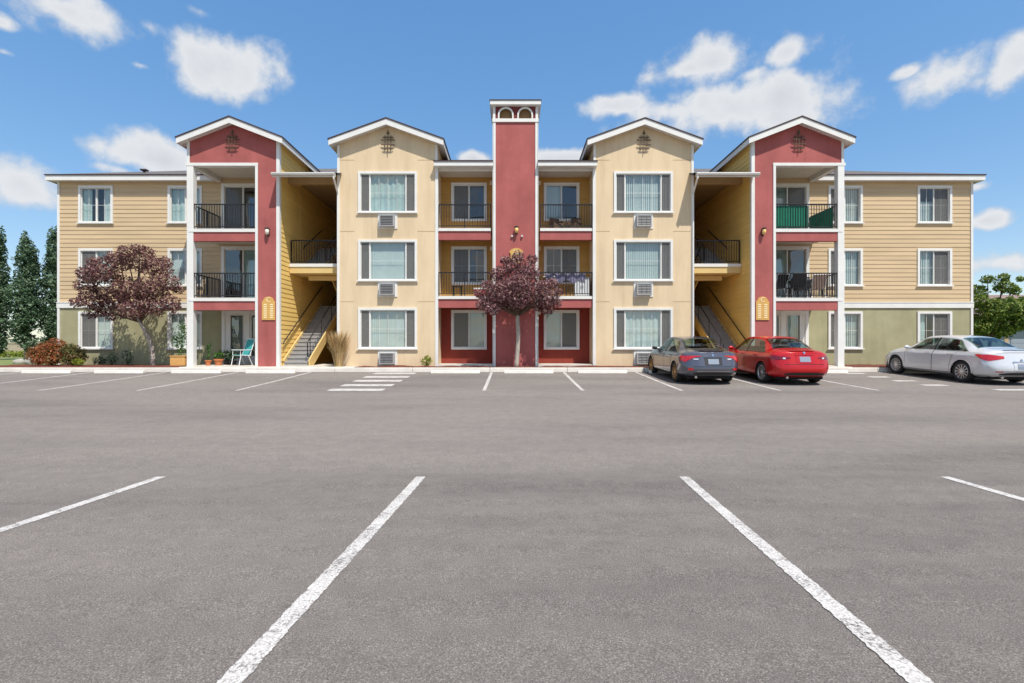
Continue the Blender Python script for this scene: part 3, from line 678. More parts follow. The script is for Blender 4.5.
def tower():
    m = MB(); y0, y1 = -.05, 1.5; x = XC-.005
    m.face([(-x,y0,-.15),(x,y0,-.15),(x,y0,9.80),(-x,y0,9.80)])
    for q in (-1,1): m.face([(q*x,y0,-.15),(q*x,y1,-.15),(q*x,y1,9.80),(q*x,y0,9.80)])
    m.face([(-x,y1,7),(x,y1,7),(x,y1,9.8),(-x,y1,9.8)])
    t = m.build('chimney_tower', 'red_stucco', B)
    m = MB()
    for q in (-1,1):
        m.box(q*.90, q*.80, y0-.03, y0, -.1, 9.80); m.box(q*XC, q*(XC+.03), y0-.03, y0+.1, -.1, 9.80)
        m.box(q*.91, q*.81, y0-.02, y0+.08, 9.935, 10.43); m.box(q*.91, q*.81, y1-.08, y1+.02, 9.935, 10.43)
    m.box(-.93, .93, y0-.05, y1+.05, 9.80, 9.935)
    # arch mouldings
    for c in (-.39, .39):
        zs = 10.09; n = 18; ro, ri = .315, .255
        pts = [(c+ro,9.936)] + [(c+ro*math.cos(math.pi*i/n), zs+ro*math.sin(math.pi*i/n)) for i in range(n+1)] + [(c-ro,9.936)]
        ptsi = [(c+ri,9.936)] + [(c+ri*math.cos(math.pi*i/n), zs+ri*math.sin(math.pi*i/n)) for i in range(n+1)] + [(c-ri,9.936)]
        for (p, p2, q, q2) in zip(pts, pts[1:], ptsi, ptsi[1:]):
            m.prism([(p[0],y0-.04,p[1]),(p2[0],y0-.04,p2[1]),(q2[0],y0-.04,q2[1]),(q[0],y0-.04,q[1])], (0,.06,0))
    m.build('trim', 'white_trim', t)
    m = MB(); zs, ri = 10.09, .26; xs = [-.80]
    for c in (-.39,.39): xs += [c+ri*math.cos(math.pi-math.pi*i/16) for i in range(17)]
    xs.append(.80)
    for a, b in zip(xs, xs[1:]):
        zz = []
        for u in (a, b):
            h = 9.935
            for c in (-.39,.39):
                if abs(u-c) <= ri+1e-6 and abs((a+b)/2-c) < ri: h = zs+math.sqrt(max(0, ri*ri-(u-c)**2))
            zz.append(h)
        m.face([(a,y0,zz[0]),(b,y0,zz[1]),(b,y0,10.44),(a,y0,10.44)])
    for q in (-1,1): m.face([(q*.85,y0,9.93),(q*.85,y1,9.93),(q*.85,y1,10.44),(q*.85,y0,10.44)])
    m.build('frieze', 'frieze_red', t)
    m = MB(); m.face([(-.8,y0+.12,9.93),(.8,y0+.12,9.93),(.8,y0+.12,10.44),(-.8,y0+.12,10.44)])
    m.build('vent_panel', 'vent_brown', t)
    m = MB(); m.box(-1.02, 1.02, -.22, 1.67, 10.45, 10.60); m.box(-.98,.98,-.18,1.63,10.43,10.45); m.build('cap', 'white_trim', t)
    m = MB(); m.box(-1.04, 1.04, -.24, 1.69, 10.602, 10.635); m.build('cap_roof', 'roof_edge', t)
    lamp(.04, y0, 5.44, 'lamp_amber')
    m = MB()
    for q in (-1,1): m.lathe([(.005,-.02),(.05,-.02),(.05,.02),(.005,.02)], (.0,0,0), n=10) if False else m.box(.06+q*.2-.04, .06+q*.2+.04, y0-.07, y0, 5.16, 5.24)
    m.build('flood_light', 'gutter_grey', B, bevel=.015)
tower()

def main_roof():
    m = MB(); e = 8.20; x0 = XW+.3; y0, y1 = 1.38, 13.4; h = (y1-y0)/2; zr = e+h*.40; rx = x0-h
    P = [(-x0,y0,e),(x0,y0,e),(x0,y1,e),(-x0,y1,e),(-rx,y0+h,zr),(rx,y0+h,zr)]
    for f in ((0,1,5,4),(1,2,5),(2,3,4,5),(3,0,4)): m.face([P[i] for i in f])
    m.build('roof', 'shingle', B)
    m = MB()
    for x in (-14.9, 14.6, -17.2): m.tube([(x,3.0,8.7),(x,3.0,8.95)], .05); m.box(x-.14,x+.14,2.9,3.1,8.93,8.99)
    m.build('roof_vent', 'roof_edge', B)
    m = MB(); m.face([(-XBI,13,-.2),(XBI,13,-.2),(XBI,13,8.2),(-XBI,13,8.2)]); m.build('stucco_wall', 'cream_stucco', B)
main_roof()

# address plaques: signs are things of their own
def text_mesh(txt, size, name, mat, parent, loc, ext=.006):
    c = bpy.data.curves.new(name, 'FONT'); c.body = txt; c.size = size; c.extrude = ext; c.align_x = 'CENTER'; c.align_y = 'CENTER'
    o = bpy.data.objects.new(name, c); COL.objects.link(o)
    dg = bpy.context.evaluated_depsgraph_get(); dg.update()
    me = bpy.data.meshes.new_from_object(o.evaluated_get(dg)); bpy.data.objects.remove(o)
    me.materials.clear(); me.materials.append(MATS[mat])
    o = bpy.data.objects.new(name, me); COL.objects.link(o); o.parent = parent; o.location = loc; o.rotation_euler = (R(90),0,0); return o
def arch_poly(w, h, hs, n=12):
    """arched top: shoulders step in before the arc"""
    pts = [(-w,0),(w,0),(w,hs)]; r = w*.78
    pts += [(r*math.cos(math.pi*i/n), hs+.03+(h-hs-.03)*math.sin(math.pi*i/n)) for i in range(n+1)]
    pts.append((-w,hs)); return pts
for s in (-1, 1):
    t = thing('address_sign', ('gold arched address plaque with two columns of pale lines on the left red pier' if s < 0 else
              'gold arched address plaque on the right red pier above the red car'), 'sign', (s*9.82, YB-.003, 1.82))
    m = MB(); m.prism([(p,-.03,q) for p, q in arch_poly(.26,.93,.74)], (0,.028,0)); m.build('board', 'sign_gold', t)
    m = MB()
    for c in (-.125,.125):
        for i in range(7): m.box(c-.062, c+.062, -.036, -.029, .08+i*.085, .125+i*.085)
    m.build('number_line', 'sign_light', t)
    text_mesh('C', .26, 'letter', 'sign_light', t, (0,-.033,.80))
t = thing('building_sign', 'large gold shield sign with a pale letter C on the red tower', 'sign', (.03,-.053,4.15)); t.scale = (.85,1,.85)
m = MB(); m.prism([(p,-.04,q) for p, q in [(-.20,0),(-.06,-.06),(.06,-.06),(.20,0),(.27,.20),(.27,.42)]+[(.34*math.cos(math.pi*i/14), .42+.26*math.sin(math.pi*i/14)) for i in range(1,14)]+[(-.27,.42),(-.27,.20)]], (0,.038,0)); m.build('board', 'sign_gold', t)
m = MB(); m.tube([(.20*math.cos(a/20*2*math.pi),-.045,.26+.21*math.sin(a/20*2*math.pi)) for a in range(21)], .018, 6); m.box(-.13,.13,-.046,-.038,.555,.585); m.build('ring', 'sign_light', t)
text_mesh('C', .42, 'letter', 'sign_light', t, (0,-.045,.26))

# ------------------------------------------------------------------ plants
def leaves(m, clumps, n, size, shell=.5, flat=.0, rnd=random):
    tot = sum((a*b*c)**.72 for (_, (a,b,c)) in clumps)
    for (c, (a,b,h)) in clumps:
        for _ in range(int(n*(a*b*h)**.72/tot)):
            while True:
                v = Vector((rnd.uniform(-1,1), rnd.uniform(-1,1), rnd.uniform(-1,1)))
                if .05 < v.length < 1: break
            v = v.normalized()*(v.length**shell)
            jag = .82+.36*(mnoise.noise(Vector((v.x*2.3+c[0]*3, v.y*2.3+c[1]*3, v.z*2.3+c[2]*3)))+.3)
            p = Vector((c[0]+v.x*a*jag, c[1]+v.y*b*jag, c[2]+v.z*h*jag))
            nn = (v*.9 + Vector((rnd.gauss(0,.7), rnd.gauss(0,.7), rnd.gauss(0,.7)+.25))).normalized()
            t = nn.cross(Vector((rnd.gauss(0,1), rnd.gauss(0,1), rnd.gauss(0,1)))).normalized(); bt = nn.cross(t)
            s = size*rnd.uniform(.6,1.35)
            m.face([p-t*s, p-bt*s*.48+nn*s*.12, p+t*s, p+bt*s*.48+nn*s*.12])
def tree(name, label, cat, loc, trunk, limbs, clumps, n, size, lm, bark='bark_brown', tr=(.09,.05), group=None, shell=.5):
    t = thing(name, label, cat, loc, group=group)
    m = MB(); k = len(trunk); m.tube(trunk, [tr[0]+(tr[1]-tr[0])*i/(k-1) for i in range(k)], 10)
    for lb in limbs: m.tube(lb, [tr[1]*.5*(1-.7*i/(len(lb)-1)) for i in range(len(lb))], 6, 1)
    m.build('trunk', [bark, 'bark_brown'], t, smooth=True)
    m = MB(); leaves(m, clumps, n, size, shell); m.build('crown', lm, t)
    return t
def limbs_to(base, clumps, bend=.25):
    out = []; b = Vector(base)
    for (c, r) in clumps:
        c = Vector(c); mid = b.lerp(c, .5)+Vector((random.uniform(-.15,.15), random.uniform(-.1,.1), bend*random.uniform(0,1)))
        out.append([tuple(b), tuple(mid), tuple(c), tuple(c+Vector((random.uniform(-.3,.3),random.uniform(-.2,.2),r[2]*.8)))])
    return out
# purple-leaf tree on the left, leaning trunk
rs = random.getstate(); random.seed(11)
cl = []
def P3(px, py, d=20.55): x, y, z = at(px, py, d); return (x+14.89, y-.35, z)
for (px, py, r) in ((92,300,.62),(84,286,.5),(105,275,.62),(118,262,.52),(137,262,.62),(155,268,.62),(166,282,.5),(150,290,.75),(128,290,.8),(110,298,.7),(168,303,.46),(152,307,.55),(130,309,.55),(112,314,.45),(92,312,.4),(76,302,.32),(163,262,.34),(146,253,.36),(100,262,.3),(176,290,.26),(172,308,.3),(97,272,.55),(113,258,.42),(84,274,.42),(125,252,.4),(92,262,.3),(137,249,.3)):
    dy = random.uniform(-.95,.15); x, y, z = P3(px+2, py, 20.55+dy-.1); cl.append(((x, y, z), (r*.93, r*.9, r*.70)))
tk = [(0,0,-.15),(0,.0,.1),(-.03,0,.6),(-.16,0,1.1),(-.42,-.02,1.6),(-.62,-.05,2.0)]
tree('plum_tree', 'broad purple leaved tree with a leaning grey trunk before the tan left wing', 'tree', (-14.89,.35,0), tk,
     limbs_to((-.5,-.03,1.75), [c for c in cl if random.random() < .7]), cl, 14000, .053, 'leaf_plum', 'bark_grey', (.105,.065), shell=.55)
cl = []
def P4(px, py, d=19.72): x, y, z = at(px, py, d); return (x-.04, y+.48, z)
for (px, py, r) in ((518,285,.6),(500,292,.55),(538,290,.55),(515,266,.5),(500,274,.42),(530,272,.45),(488,300,.4),(550,298,.42),(519,298,.55),(502,303,.42),(536,303,.42),(487,286,.3),(552,283,.28),(518,256,.28),(505,260,.24),(532,259,.26),(556,303,.26),(482,305,.28),(492,309,.34),(547,308,.34),(480,294,.24),(558,292,.22)):
    dy = random.uniform(-.95,.1); x, y, z = P4(px, py, 19.72+dy-.1); cl.append(((x, y, z), (r*.96, r*.9, r*.78)))
tk = [(-.02,0,-.15),(0,0,.1),(.04,0,.6),(.07,0,1.2),(.04,0,1.8),(.04,0,2.2)]
tree('plum_tree', 'round purple leaved tree with a pale straight trunk before the red tower', 'tree', (.04,-.48,0), tk,
     limbs_to((.04,0,1.95), [c for c in cl if random.random() < .8], .35), cl, 9800, .053, 'leaf_plum_red', 'bark_grey', (.095,.075), shell=.55)
# columnar dark trees on the lawn
def column(label, px, dist, z_top, w, n, base_z=1.0):
    x = (px-512)*dist/F+CAMX; cl = []; k = 15
    for i in range(k):
        f = i/(k-1); r = w*(.55+.9*math.sin(math.pi*min(1, f*.85+.12)))*.62*random.uniform(.8,1.15)
        if i == k-1: r *= .5
        cl.append(((random.uniform(-.22,.22)*w, random.uniform(-.2,.2)*w, base_z+(z_top-base_z-.4)*f), (r, r, .62*random.uniform(.8,1.2))))
    for i in range(5): a = random.uniform(-.5,.5)*w; cl.append(((a, random.uniform(-.3,.3), z_top-random.uniform(.1,2.2)), (.22,.22,.75)))
    return tree('columnar_tree', label, 'tree', (x, dist-CAMD, -.06), [(0,0,-.1),(0,0,.8),(.05,0,2),(0,.03,z_top*.8)], [[(0,0,1.5),(.3*w,0,2.4),(.5*w,.1,3.6)],[(0,0,1.2),(-.3*w,0,2.2),(-.5*w,-.1,3.2)]], cl, n, .10, 'leaf_dark', 'bark_grey', (.12,.05), 'columnar trees on the left lawn')
column('narrow dark green columnar tree cut off by the left edge of the photo', -3, 32, 8.0, .80, 7500)
column('dark green columnar tree with a pale trunk standing free on the lawn', 26, 32, 8.1, .92, 8500)
column('tall dark columnar tree half hidden behind the corner of the left wing', 56, 33, 8.6, .95, 8500)
# green tree on the right
cl = []
def P5(px, py, d=27): x, y, z = at(px, py, d); return (x-25.6, y-6.8, z)
for (px, py, r) in ((985,310,.8),(998,308,.9),(1008,312,.7),(990,325,.8),(1003,325,.8),(978,325,.6),(981,290,.5),(985,279,.32),(997,286,.45),(997,277,.28),(1008,288,.3),(1016,290,.3),(1017,278,.2),(1018,300,.3),(1012,322,.6),(1019,312,.4),(974,300,.5),(996,333,.5),(1004,279,.18),(978,284,.2)):
    x, y, z = P5(px, py); cl.append(((x, random.uniform(-.6,.6), z), (r, r, r*.8)))
tree('maple_tree', 'bushy bright green tree at the right end of the building', 'tree', (25.6,6.8,-.06), [(0,0,-.1),(0,0,.5),(.06,0,1.1)], limbs_to((.06,0,1.0), cl[:12], .2), cl, 9000, .09, 'leaf_green', 'bark_brown', (.12,.07), shell=.6)

def shrub(name, label, cat, loc, clumps, n, size, lm, group=None, stems=5, shell=.4):
    t = thing(name, label, cat, loc, group=group)
    m = MB()
    for i in range(stems):
        c = random.choice(clumps); m.tube([(random.uniform(-.05,.05),random.uniform(-.05,.05),-.05), tuple(Vector(c[0])*.5), c[0]], [.016,.011,.006], 5)
    m.build('stem', 'bark_brown', t)
    m = MB(); leaves(m, clumps, n, size, shell); m.build('foliage', lm, t); return t
shrub('burning_bush', 'rounded shrub with orange red new leaves at the left building corner', 'shrub', (-19.0,.25,0), [((0,0,.55),(.62,.5,.42)),((-.35,-.1,.45),(.42,.4,.36)),((.35,-.1,.5),(.42,.4,.4)),((0,-.2,.25),(.75,.4,.25)),((.05,.1,.85),(.45,.35,.26))], 4200, .045, 'leaf_burning', stems=8)
shrub('burning_bush', 'greener rounded shrub touching the right side of the orange red shrub', 'shrub', (-18.0,.2,0), [((0,0,.45),(.42,.4,.36)),((.15,-.1,.35),(.36,.35,.28)),((-.15,0,.65),(.3,.3,.26)),((0,-.1,.2),(.45,.35,.2))], 2600, .042, 'leaf_burning_green', stems=6)
shrub('lime_plant', 'tiny lime green plant in the mulch beside the greener shrub', 'plant', (-17.45,-.25,0), [((0,0,.14),(.22,.18,.14))], 240, .035, 'leaf_lime', stems=3)
shrub('lime_plant', 'small yellow green shrub at the foot of the cream wall left of the red tower', 'plant', (-3.55,-.28,0), [((0,0,.18),(.24,.2,.18)),((.05,0,.3),(.15,.15,.12))], 330, .035, 'leaf_lime', stems=4)
for i, (px, h, lb) in enumerate(((100,.35,'low sparse green plant under the leftmost ground floor window'),(112,.5,'sparse leafy plant between the window and the leaning trunk'),(127,.62,'tall thin leafy plant close to the leaning trunk'))):
    x, y, z = at(px, 360, 21.3)
    shrub('bed_plant', lb, 'plant', (x,y,0), [((0,0,h*.55),(.22,.15,h*.5)),((.12,0,h*.4),(.15,.12,h*.35))], 150, .045, 'leaf_dark', stems=5)
# ornamental grass clump
def grass(label, loc, n, h, sp, lm):
    t = thing('ornamental_grass', label, 'plant', loc); m = MB(); b = MB()
    b.lathe([(.001,.12),(.10,.10),(.16,0),(.16,-.05)], n=12); b.build('root_clump', 'grass_straw', t)
    for _ in range(n):
        a = random.uniform(0,2*math.pi); r = random.uniform(0,.14); p = Vector((r*math.cos(a), r*math.sin(a), 0))
        out = Vector((math.cos(a), math.sin(a), 0))*sp*random.uniform(.2,1); hh = h*random.uniform(.6,1.05); w = .017
        sd = Vector((-math.sin(a), math.cos(a), 0))*w; q = p+out*.35+Vector((0,0,hh*.6)); e = p+out+Vector((0,0,hh))
        m.face([p-sd, p+sd, q+sd*.8, q-sd*.8]); m.face([q-sd*.8, q+sd*.8, e])
    m.build('blade', lm, t)
grass('tall straw coloured ornamental grass beside the left staircase', (-7.0,-.44,-.03), 620, 1.42, .50, 'grass_straw')

# pots
def pot(name, label, loc, r, h, mat, plant, square=False):
    t = thing(name, label, 'potted plant', loc); m = MB()
    if square:
        m.box(-r, r, -r*.7, r*.7, 0, h)
        m.box(-r-.02, r+.02, -r*.7-.02, r*.7+.02, h, h+.04)
    else: m.lathe([(.001,0),(r*.7,0),(r*.95,h*.78),(r*1.08,h*.78),(r*1.08,h),(r*.9,h),(r*.85,h*.9),(.001,h*.9)], n=18)
    m.build('pot', mat, t, bevel=.008 if square else 0)
    m = MB(); leaves(m, plant[0], plant[1], plant[2], .6)
    for (c, rr) in plant[0]: pass
    m.build('plant', plant[3], t)
    m = MB()
    for (c, rr) in plant[0]: m.tube([(c[0]*.2,c[1]*.2,h*.85),(c[0],c[1],c[2])], .008, 5)
    m.build('stem', 'leaf_plant', t)
pot('planter', 'square orange wooden planter with a tall leafy plant left of the white post', (-13.45,-.12,-.0), .29, .36, 'wood_planter', ([((0,0,.7),(.2,.18,.35)),((.1,0,1.2),(.24,.2,.4)),((-.15,0,1.05),(.2,.18,.3)),((.05,0,1.6),(.15,.15,.25))], 420, .05, 'leaf_plant'), True)
pot('flower_pot', 'small terracotta pot with a slim plant just right of the white post', (-12.35,-.1,0), .115, .22, 'terracotta', ([((0,0,.5),(.08,.08,.28)),((.02,0,.68),(.08,.08,.2)),((.04,0,.8),(.08,.08,.14))], 110, .04, 'leaf_plant'))
pot('flower_pot', 'wider orange pot with spiky green leaves on the left patio', (-12.05,.1,0), .17, .26, 'terracotta', ([((0,0,.4),(.22,.2,.17))], 120, .055, 'leaf_plant'))
pot('flower_pot', 'dark tub of dense green leaves against the olive patio wall', (-12.15,.95,0), .2, .2, 'black_plastic', ([((-.18,0,.42),(.28,.2,.24)),((.16,0,.4),(.32,.2,.22)),((0,0,.38),(.2,.2,.2))], 340, .05, 'leaf_plant'))
pot('flower_pot', 'dark tub of trailing leaves at the right end of the olive patio wall', (-11.75,.6,0), .16, .18, 'black_plastic', ([((0,0,.38),(.26,.2,.22))], 170, .045, 'leaf_dark'))
for (px, py, d, r, lb) in ((19,361.5,24.5,.2,'rounded grey boulder left of the free standing columnar tree'),(33,362,24.0,.26,'flat pale boulder right of the free standing columnar tree')):
    x, y, z = at(px, py, d); m = MB()
    def fn(u, v): a, b = u*2*math.pi, v*math.pi; k = r*(1+.3*mnoise.noise(Vector((math.cos(a)*1.3+px, math.sin(a)*1.3, b)))); return (k*1.25*math.cos(a)*math.sin(b), k*math.sin(a)*math.sin(b), k*.75*math.cos(b)+r*.4)
    m.grid(fn, 14, 8); o = m.build('boulder', 'stone', None, smooth=True); o.location = (x,y,-.06); tag(o, lb, 'rock')
m = MB(); rr = []
for i in range(34): rr.append(((random.uniform(-.25,.25)-6+i*.4*1.0, random.uniform(-.2,.2), .3), (.4,.4,.26)))
leaves(m, rr, 5200, .07, .4); o = m.build('low_hedge', 'leaf_lime', None); o.location = (-37.5,18.5,-.05); tag(o, 'low yellow green hedge across the lawn far left', 'hedge')
t = thing('block_wall', 'low tan block wall beyond the lawn at the far left', 'wall', (-42,24,-.1)); m = MB()
for r_ in range(6):
    for i in range(46): x = -11+i*.5+(r_ % 2)*.25; m.box(x, x+.488, 0, .25, r_*.2, r_*.2+.19)
m.build('blocks', 'block_tan', t); m = MB(); m.box(-11.1,12.3,-.04,.29,1.2,1.3); m.build('coping', 'block_tan', t)
# distant tree belt that reads as one mass
m = MB(); rr = []
for i in range(40):
    rr.append(((-90+i*2.6, random.uniform(-3,3), random.uniform(1.0,2.2)), (2.4,2,random.uniform(1.5,2.4))))
leaves(m, rr, 6000, .35, .4); o = m.build('distant_trees', 'leaf_dark', None); o.location = (-40,95,0); o['kind'] = 'stuff'

# neighbour house on the right
def house():
    t = thing('house', 'blue grey single storey house with brown hip roof beyond the right lawn', 'house', (52,28,-.1))
    m = MB(); m.box(-7.2, 12, 0, 9, 0, 3.3); m.build('wall', 'blue_grey_wall', t)
    m = MB()
    for x in (-7.2,-4.6,-1.0,3,7,11.9): m.box(x-.12, x+.28, -.06, .0, 0, 3.2)
    m.box(-7.2, 12, -.05, 0, 3.05, 3.3); m.build('trim', 'tan_trim', t)
    m = MB(); a, b, c, d, z, zr = -7.9, 12.7, -.7, 9.7, 3.3, 6.4; h = (d-c)/2
    P = [(a,c,z),(b,c,z),(b,d,z),(a,d,z),(a+h,c+h,zr),(b-h,c+h,zr)]
    for f in ((0,1,5,4),(1,2,5),(2,3,4,5),(3,0,4)): m.face([P[i] for i in f])
    m.box(a, b, c-.03, c, z-.2, z+.02, 0); m.build('roof', 'brown_roof', t)
    for (x0, x1) in ((-4.1,-1.3), (-.5,2.8)):
        m = MB(); m.box(x0, x1, -.04, 0, .1, 2.4); g = m.build('garage_door', 'blue_grey_wall', t)
        m = MB()
        for i in range(4): m.box(x0+.1, x1-.1, -.055, -.04, .18+i*.55, .62+i*.55)
        m.build('panel', 'blue_grey_wall', g)
house()

# ------------------------------------------------------------------ wheel stops
STOPS = [(-17.55,'below the two rounded shrubs'),(-14.8,'below the leaning purple tree'),(-12.0,'before the left patio with the pots'),(-9.2,'before the left red pier'),(-2.3,'left of the purple tree at the red tower'),(.46,'straight before the red tower and its tree'),(3.22,'right of the red tower tree'),(5.97,'in front of the dark grey car'),(8.72,'in front of the red car'),(11.5,'right of the red car below the right patio'),(15.3,'in front of the white car'),(17.0,'at the far right behind the white car')]
proto = None
for x, lb in STOPS:
    if proto is None:
        m = MB(); m.prism([(-.92,-.085,0),(-.92,.085,0),(-.92,.06,.12),(-.92,-.06,.12)], (1.84,0,0)); proto = o = m.build('wheel_stop', 'kerb_concrete', bevel=.015)
    else: o = proto.copy(); COL.objects.link(o)
    o.location = (x+random.uniform(-.05,.05), 18.75-CAMD+random.uniform(-.03,.03), pzs(18.75)); o.rotation_euler = (R(2.5),0,R(random.uniform(-.7,.7)))
    tag(o, 'pale concrete wheel stop '+lb, 'wheel stop', 'wheel stops along the kerb')

# ------------------------------------------------------------------ balcony things
def patio_chair(label, loc, rz, frame, cloth, k=1.0):
    t = thing('patio_chair', label, 'chair', loc, rz); m = MB()
    for sx in (-.25,.25):
        m.tube([(sx,-.28,0),(sx,-.2,.42),(sx,.22,.40)], .016, 6); m.tube([(sx,.3,0),(sx,.12,.40)], .016, 6)
        m.tube([(sx,.18,.38),(sx,.42,1.0*k)], .016, 6); m.tube([(sx,-.22,.42),(sx,-.22,.62),(sx,.28,.62)], .014, 6)
        m.box(sx-.03,sx+.03,-.27,.25,.62,.645)
    m.tube([(-.25,.42,1.0*k),(.25,.42,1.0*k)], .016, 6); m.tube([(-.25,-.2,.41),(.25,-.2,.41)], .016, 6); m.build('frame', frame, t)
    m = MB(); m.box(-.24,.24,-.22,.2,.415,.435); m.build('seat', cloth, t)
    m = MB(); m.prism([(-.24,.185,.43),(.24,.185,.43),(.24,.412,.98*k),(-.24,.412,.98*k)], (0,.022,0)); m.build('backrest', cloth, t); return t
patio_chair('white framed patio chair with a teal sling on the left patio', (-11.14,.15,0), R(-28), 'plastic_white', 'teal_cloth', 1.08)
def table(name, label, loc, w, d, h, top, leg, cat='table'):
    t = thing(name, label, cat, loc); m = MB(); m.box(-w/2,w/2,-d/2,d/2,h-.03,h); m.build('tabletop', top, t, bevel=.008)
    for sx in (-1,1):
        for sy in (-1,1): m = MB(); x, y = sx*(w/2-.05), sy*(d/2-.05); m.box(x-.02,x+.02,y-.02,y+.02,0,h-.03); m.build('leg', leg, t)
    return t
def wicker_chair(label, loc, rz):
    t = thing('wicker_chair', label, 'chair', loc, rz); t.scale = (.74,.74,.74); m = MB(); m.box(-.3,.3,-.28,.28,.08,.40); m.build('seat', 'wicker_brown', t, bevel=.03)
    m = MB(); m.prism([(-.3,.2,.40),(.3,.2,.40),(.3,.3,.80),(-.3,.3,.80)], (0,.09,0)); m.build('backrest', 'wicker_brown', t, bevel=.02)
    for sx in (-1,1): m = MB(); m.box(sx*.3-.05, sx*.3+.05, -.28, .25, .41, .56); m.build('armrest', 'wicker_brown', t, bevel=.02)
    for sx in (-1,1):
        for sy in (-1,1): m = MB(); m.box(sx*.26-.025,sx*.26+.025,sy*.24-.025,sy*.24+.025,0,.08); m.build('leg', 'wicker_brown', t)
# right centre, top floor
wicker_chair('dark wicker chair left of the other on the top right centre balcony', (1.72,.62,FC[2]), R(20))
wicker_chair('brown wicker chair at the right end of the top right centre balcony', (2.45,.6,FC[2]), R(-25))
# right centre, middle floor
t = thing('storage_cabinet', 'white storage cabinet at the right end of the middle right centre balcony', 'cabinet', (2.72,.45,FC[1])); m = MB(); m.box(-.3,.3,-.25,.25,0,.72); m.build('carcass', 'plastic_white', t, bevel=.01)
m = MB(); m.box(-.32,.32,-.27,.27,.725,.76); m.build('lid', 'plastic_white', t)
for q in (-1,1): m = MB(); m.box(q*.15-.135,q*.15+.135,-.265,-.252,.05,.68); d = m.build('door', 'plastic_white', t); m = MB(); m.box(q*.04-.012,q*.04+.012,-.285,-.266,.33,.43); m.build('handle', 'gutter_grey', d)
table('side_table', 'tan wooden table beside the white cabinet on the middle right centre balcony', (2.05,.5,FC[1]), .6, .4, .52, 'tan_wood', 'tan_wood')
m = MB()
def fl(u, v): return (1.25+1.6*u, .155+.02*math.sin(u*26), FC[1]+.92-.42*v*(1-.35*abs(math.sin(u*9))))
m.grid(fl, 60, 4); o = m.build('bunting', 'purple_cloth', None); sol = o.modifiers.new('thickness','SOLIDIFY'); sol.thickness = .008; tag(o, 'purple and white bunting hung behind the rail of the middle right centre balcony', 'bunting')
patio_chair('white patio chair behind the plum tree on the middle right centre balcony', (1.5,.6,FC[1]), R(160), 'plastic_white', 'tan_wood', .8)
# left centre, middle floor
t = thing('cool_box', 'red and white cool box on the middle left centre balcony', 'cool box', (-1.45,.45,FC[1])); m = MB(); m.box(-.25,.25,-.16,.16,0,.28); m.build('box', 'red_plastic', t, bevel=.02); m = MB(); m.box(-.26,.26,-.17,.17,.285,.35); m.build('lid', 'plastic_white', t, bevel=.015)
m = MB(); m.tube([(-.2,-.18,.2),(-.2,-.2,.32),(.2,-.2,.32),(.2,-.18,.2)], .01, 6); m.build('handle', 'plastic_white', t)
table('stool', 'small dark stool on the middle left centre balcony beside the cool box', (-2.4,.55,FC[1]), .42, .36, .45, 'black_plastic', 'black_plastic', 'stool')
# right bay, top floor: green screen behind front and side rails
m = MB()
def g1(u, v): return (10.40+1.30*u, YB+.085+.008*math.sin(u*40), F3[2]+.05+.87*v)
m.grid(g1, 40, 2); o = m.build('privacy_screen', 'green_cloth', None); sol = o.modifiers.new('thickness','SOLIDIFY'); sol.thickness = .006
tag(o, 'green cloth screen tied behind the front railing of the top right balcony', 'screen')
m = MB()
def g2(u, v): return (12.82-.03*math.sin(v*8), YB+.28+1.6*u, F3[2]+.05+.86*v)
m.grid(g2, 30, 3); o = m.build('privacy_screen', 'green_cloth', None); sol = o.modifiers.new('thickness','SOLIDIFY'); sol.thickness = .006
tag(o, 'green cloth screen tied behind the side railing of the top right balcony', 'screen')
# right bay, middle floor
table('patio_table', 'black patio table behind the left end of the middle right bay railing', (10.95,.45,F3[1]), .8, .6, .74, 'black_plastic', 'plastic_white')
patio_chair('white framed patio chair at the black table on the middle right bay balcony', (10.65,.2,F3[1]), R(190), 'plastic_white', 'black_plastic', .95)
t = thing('barbecue', 'black covered barbecue grill in the middle of the right bay balcony', 'barbecue', (11.72,.35,F3[1])); m = MB(); m.tube([(-.3,0,.72),(.3,0,.72)], .2, 12); m.build('lid', 'black_plastic', t)
m = MB(); m.box(-.28,.28,-.16,.16,.35,.72); m.build('firebox', 'black_plastic', t, bevel=.02)
for q in (-1,1):
    for w in (-1,1): m = MB(); m.tube([(q*.26,w*.14,0),(q*.24,w*.12,.36)], .014, 6); m.build('leg', 'iron_black', t)
m = MB(); m.box(-.55,-.3,-.15,.15,.66,.69); m.box(.3,.55,-.15,.15,.66,.69); m.build('side_shelf', 'black_plastic', t)
patio_chair('beige sling chair near the white post on the middle right bay balcony', (12.35,.35,F3[1]), R(170), 'plastic_white', 'pink_cloth', .95)
patio_chair('black sling chair beside the barbecue on the middle right bay balcony', (11.3,-.0,F3[1]), R(175), 'iron_black', 'black_plastic', .95)

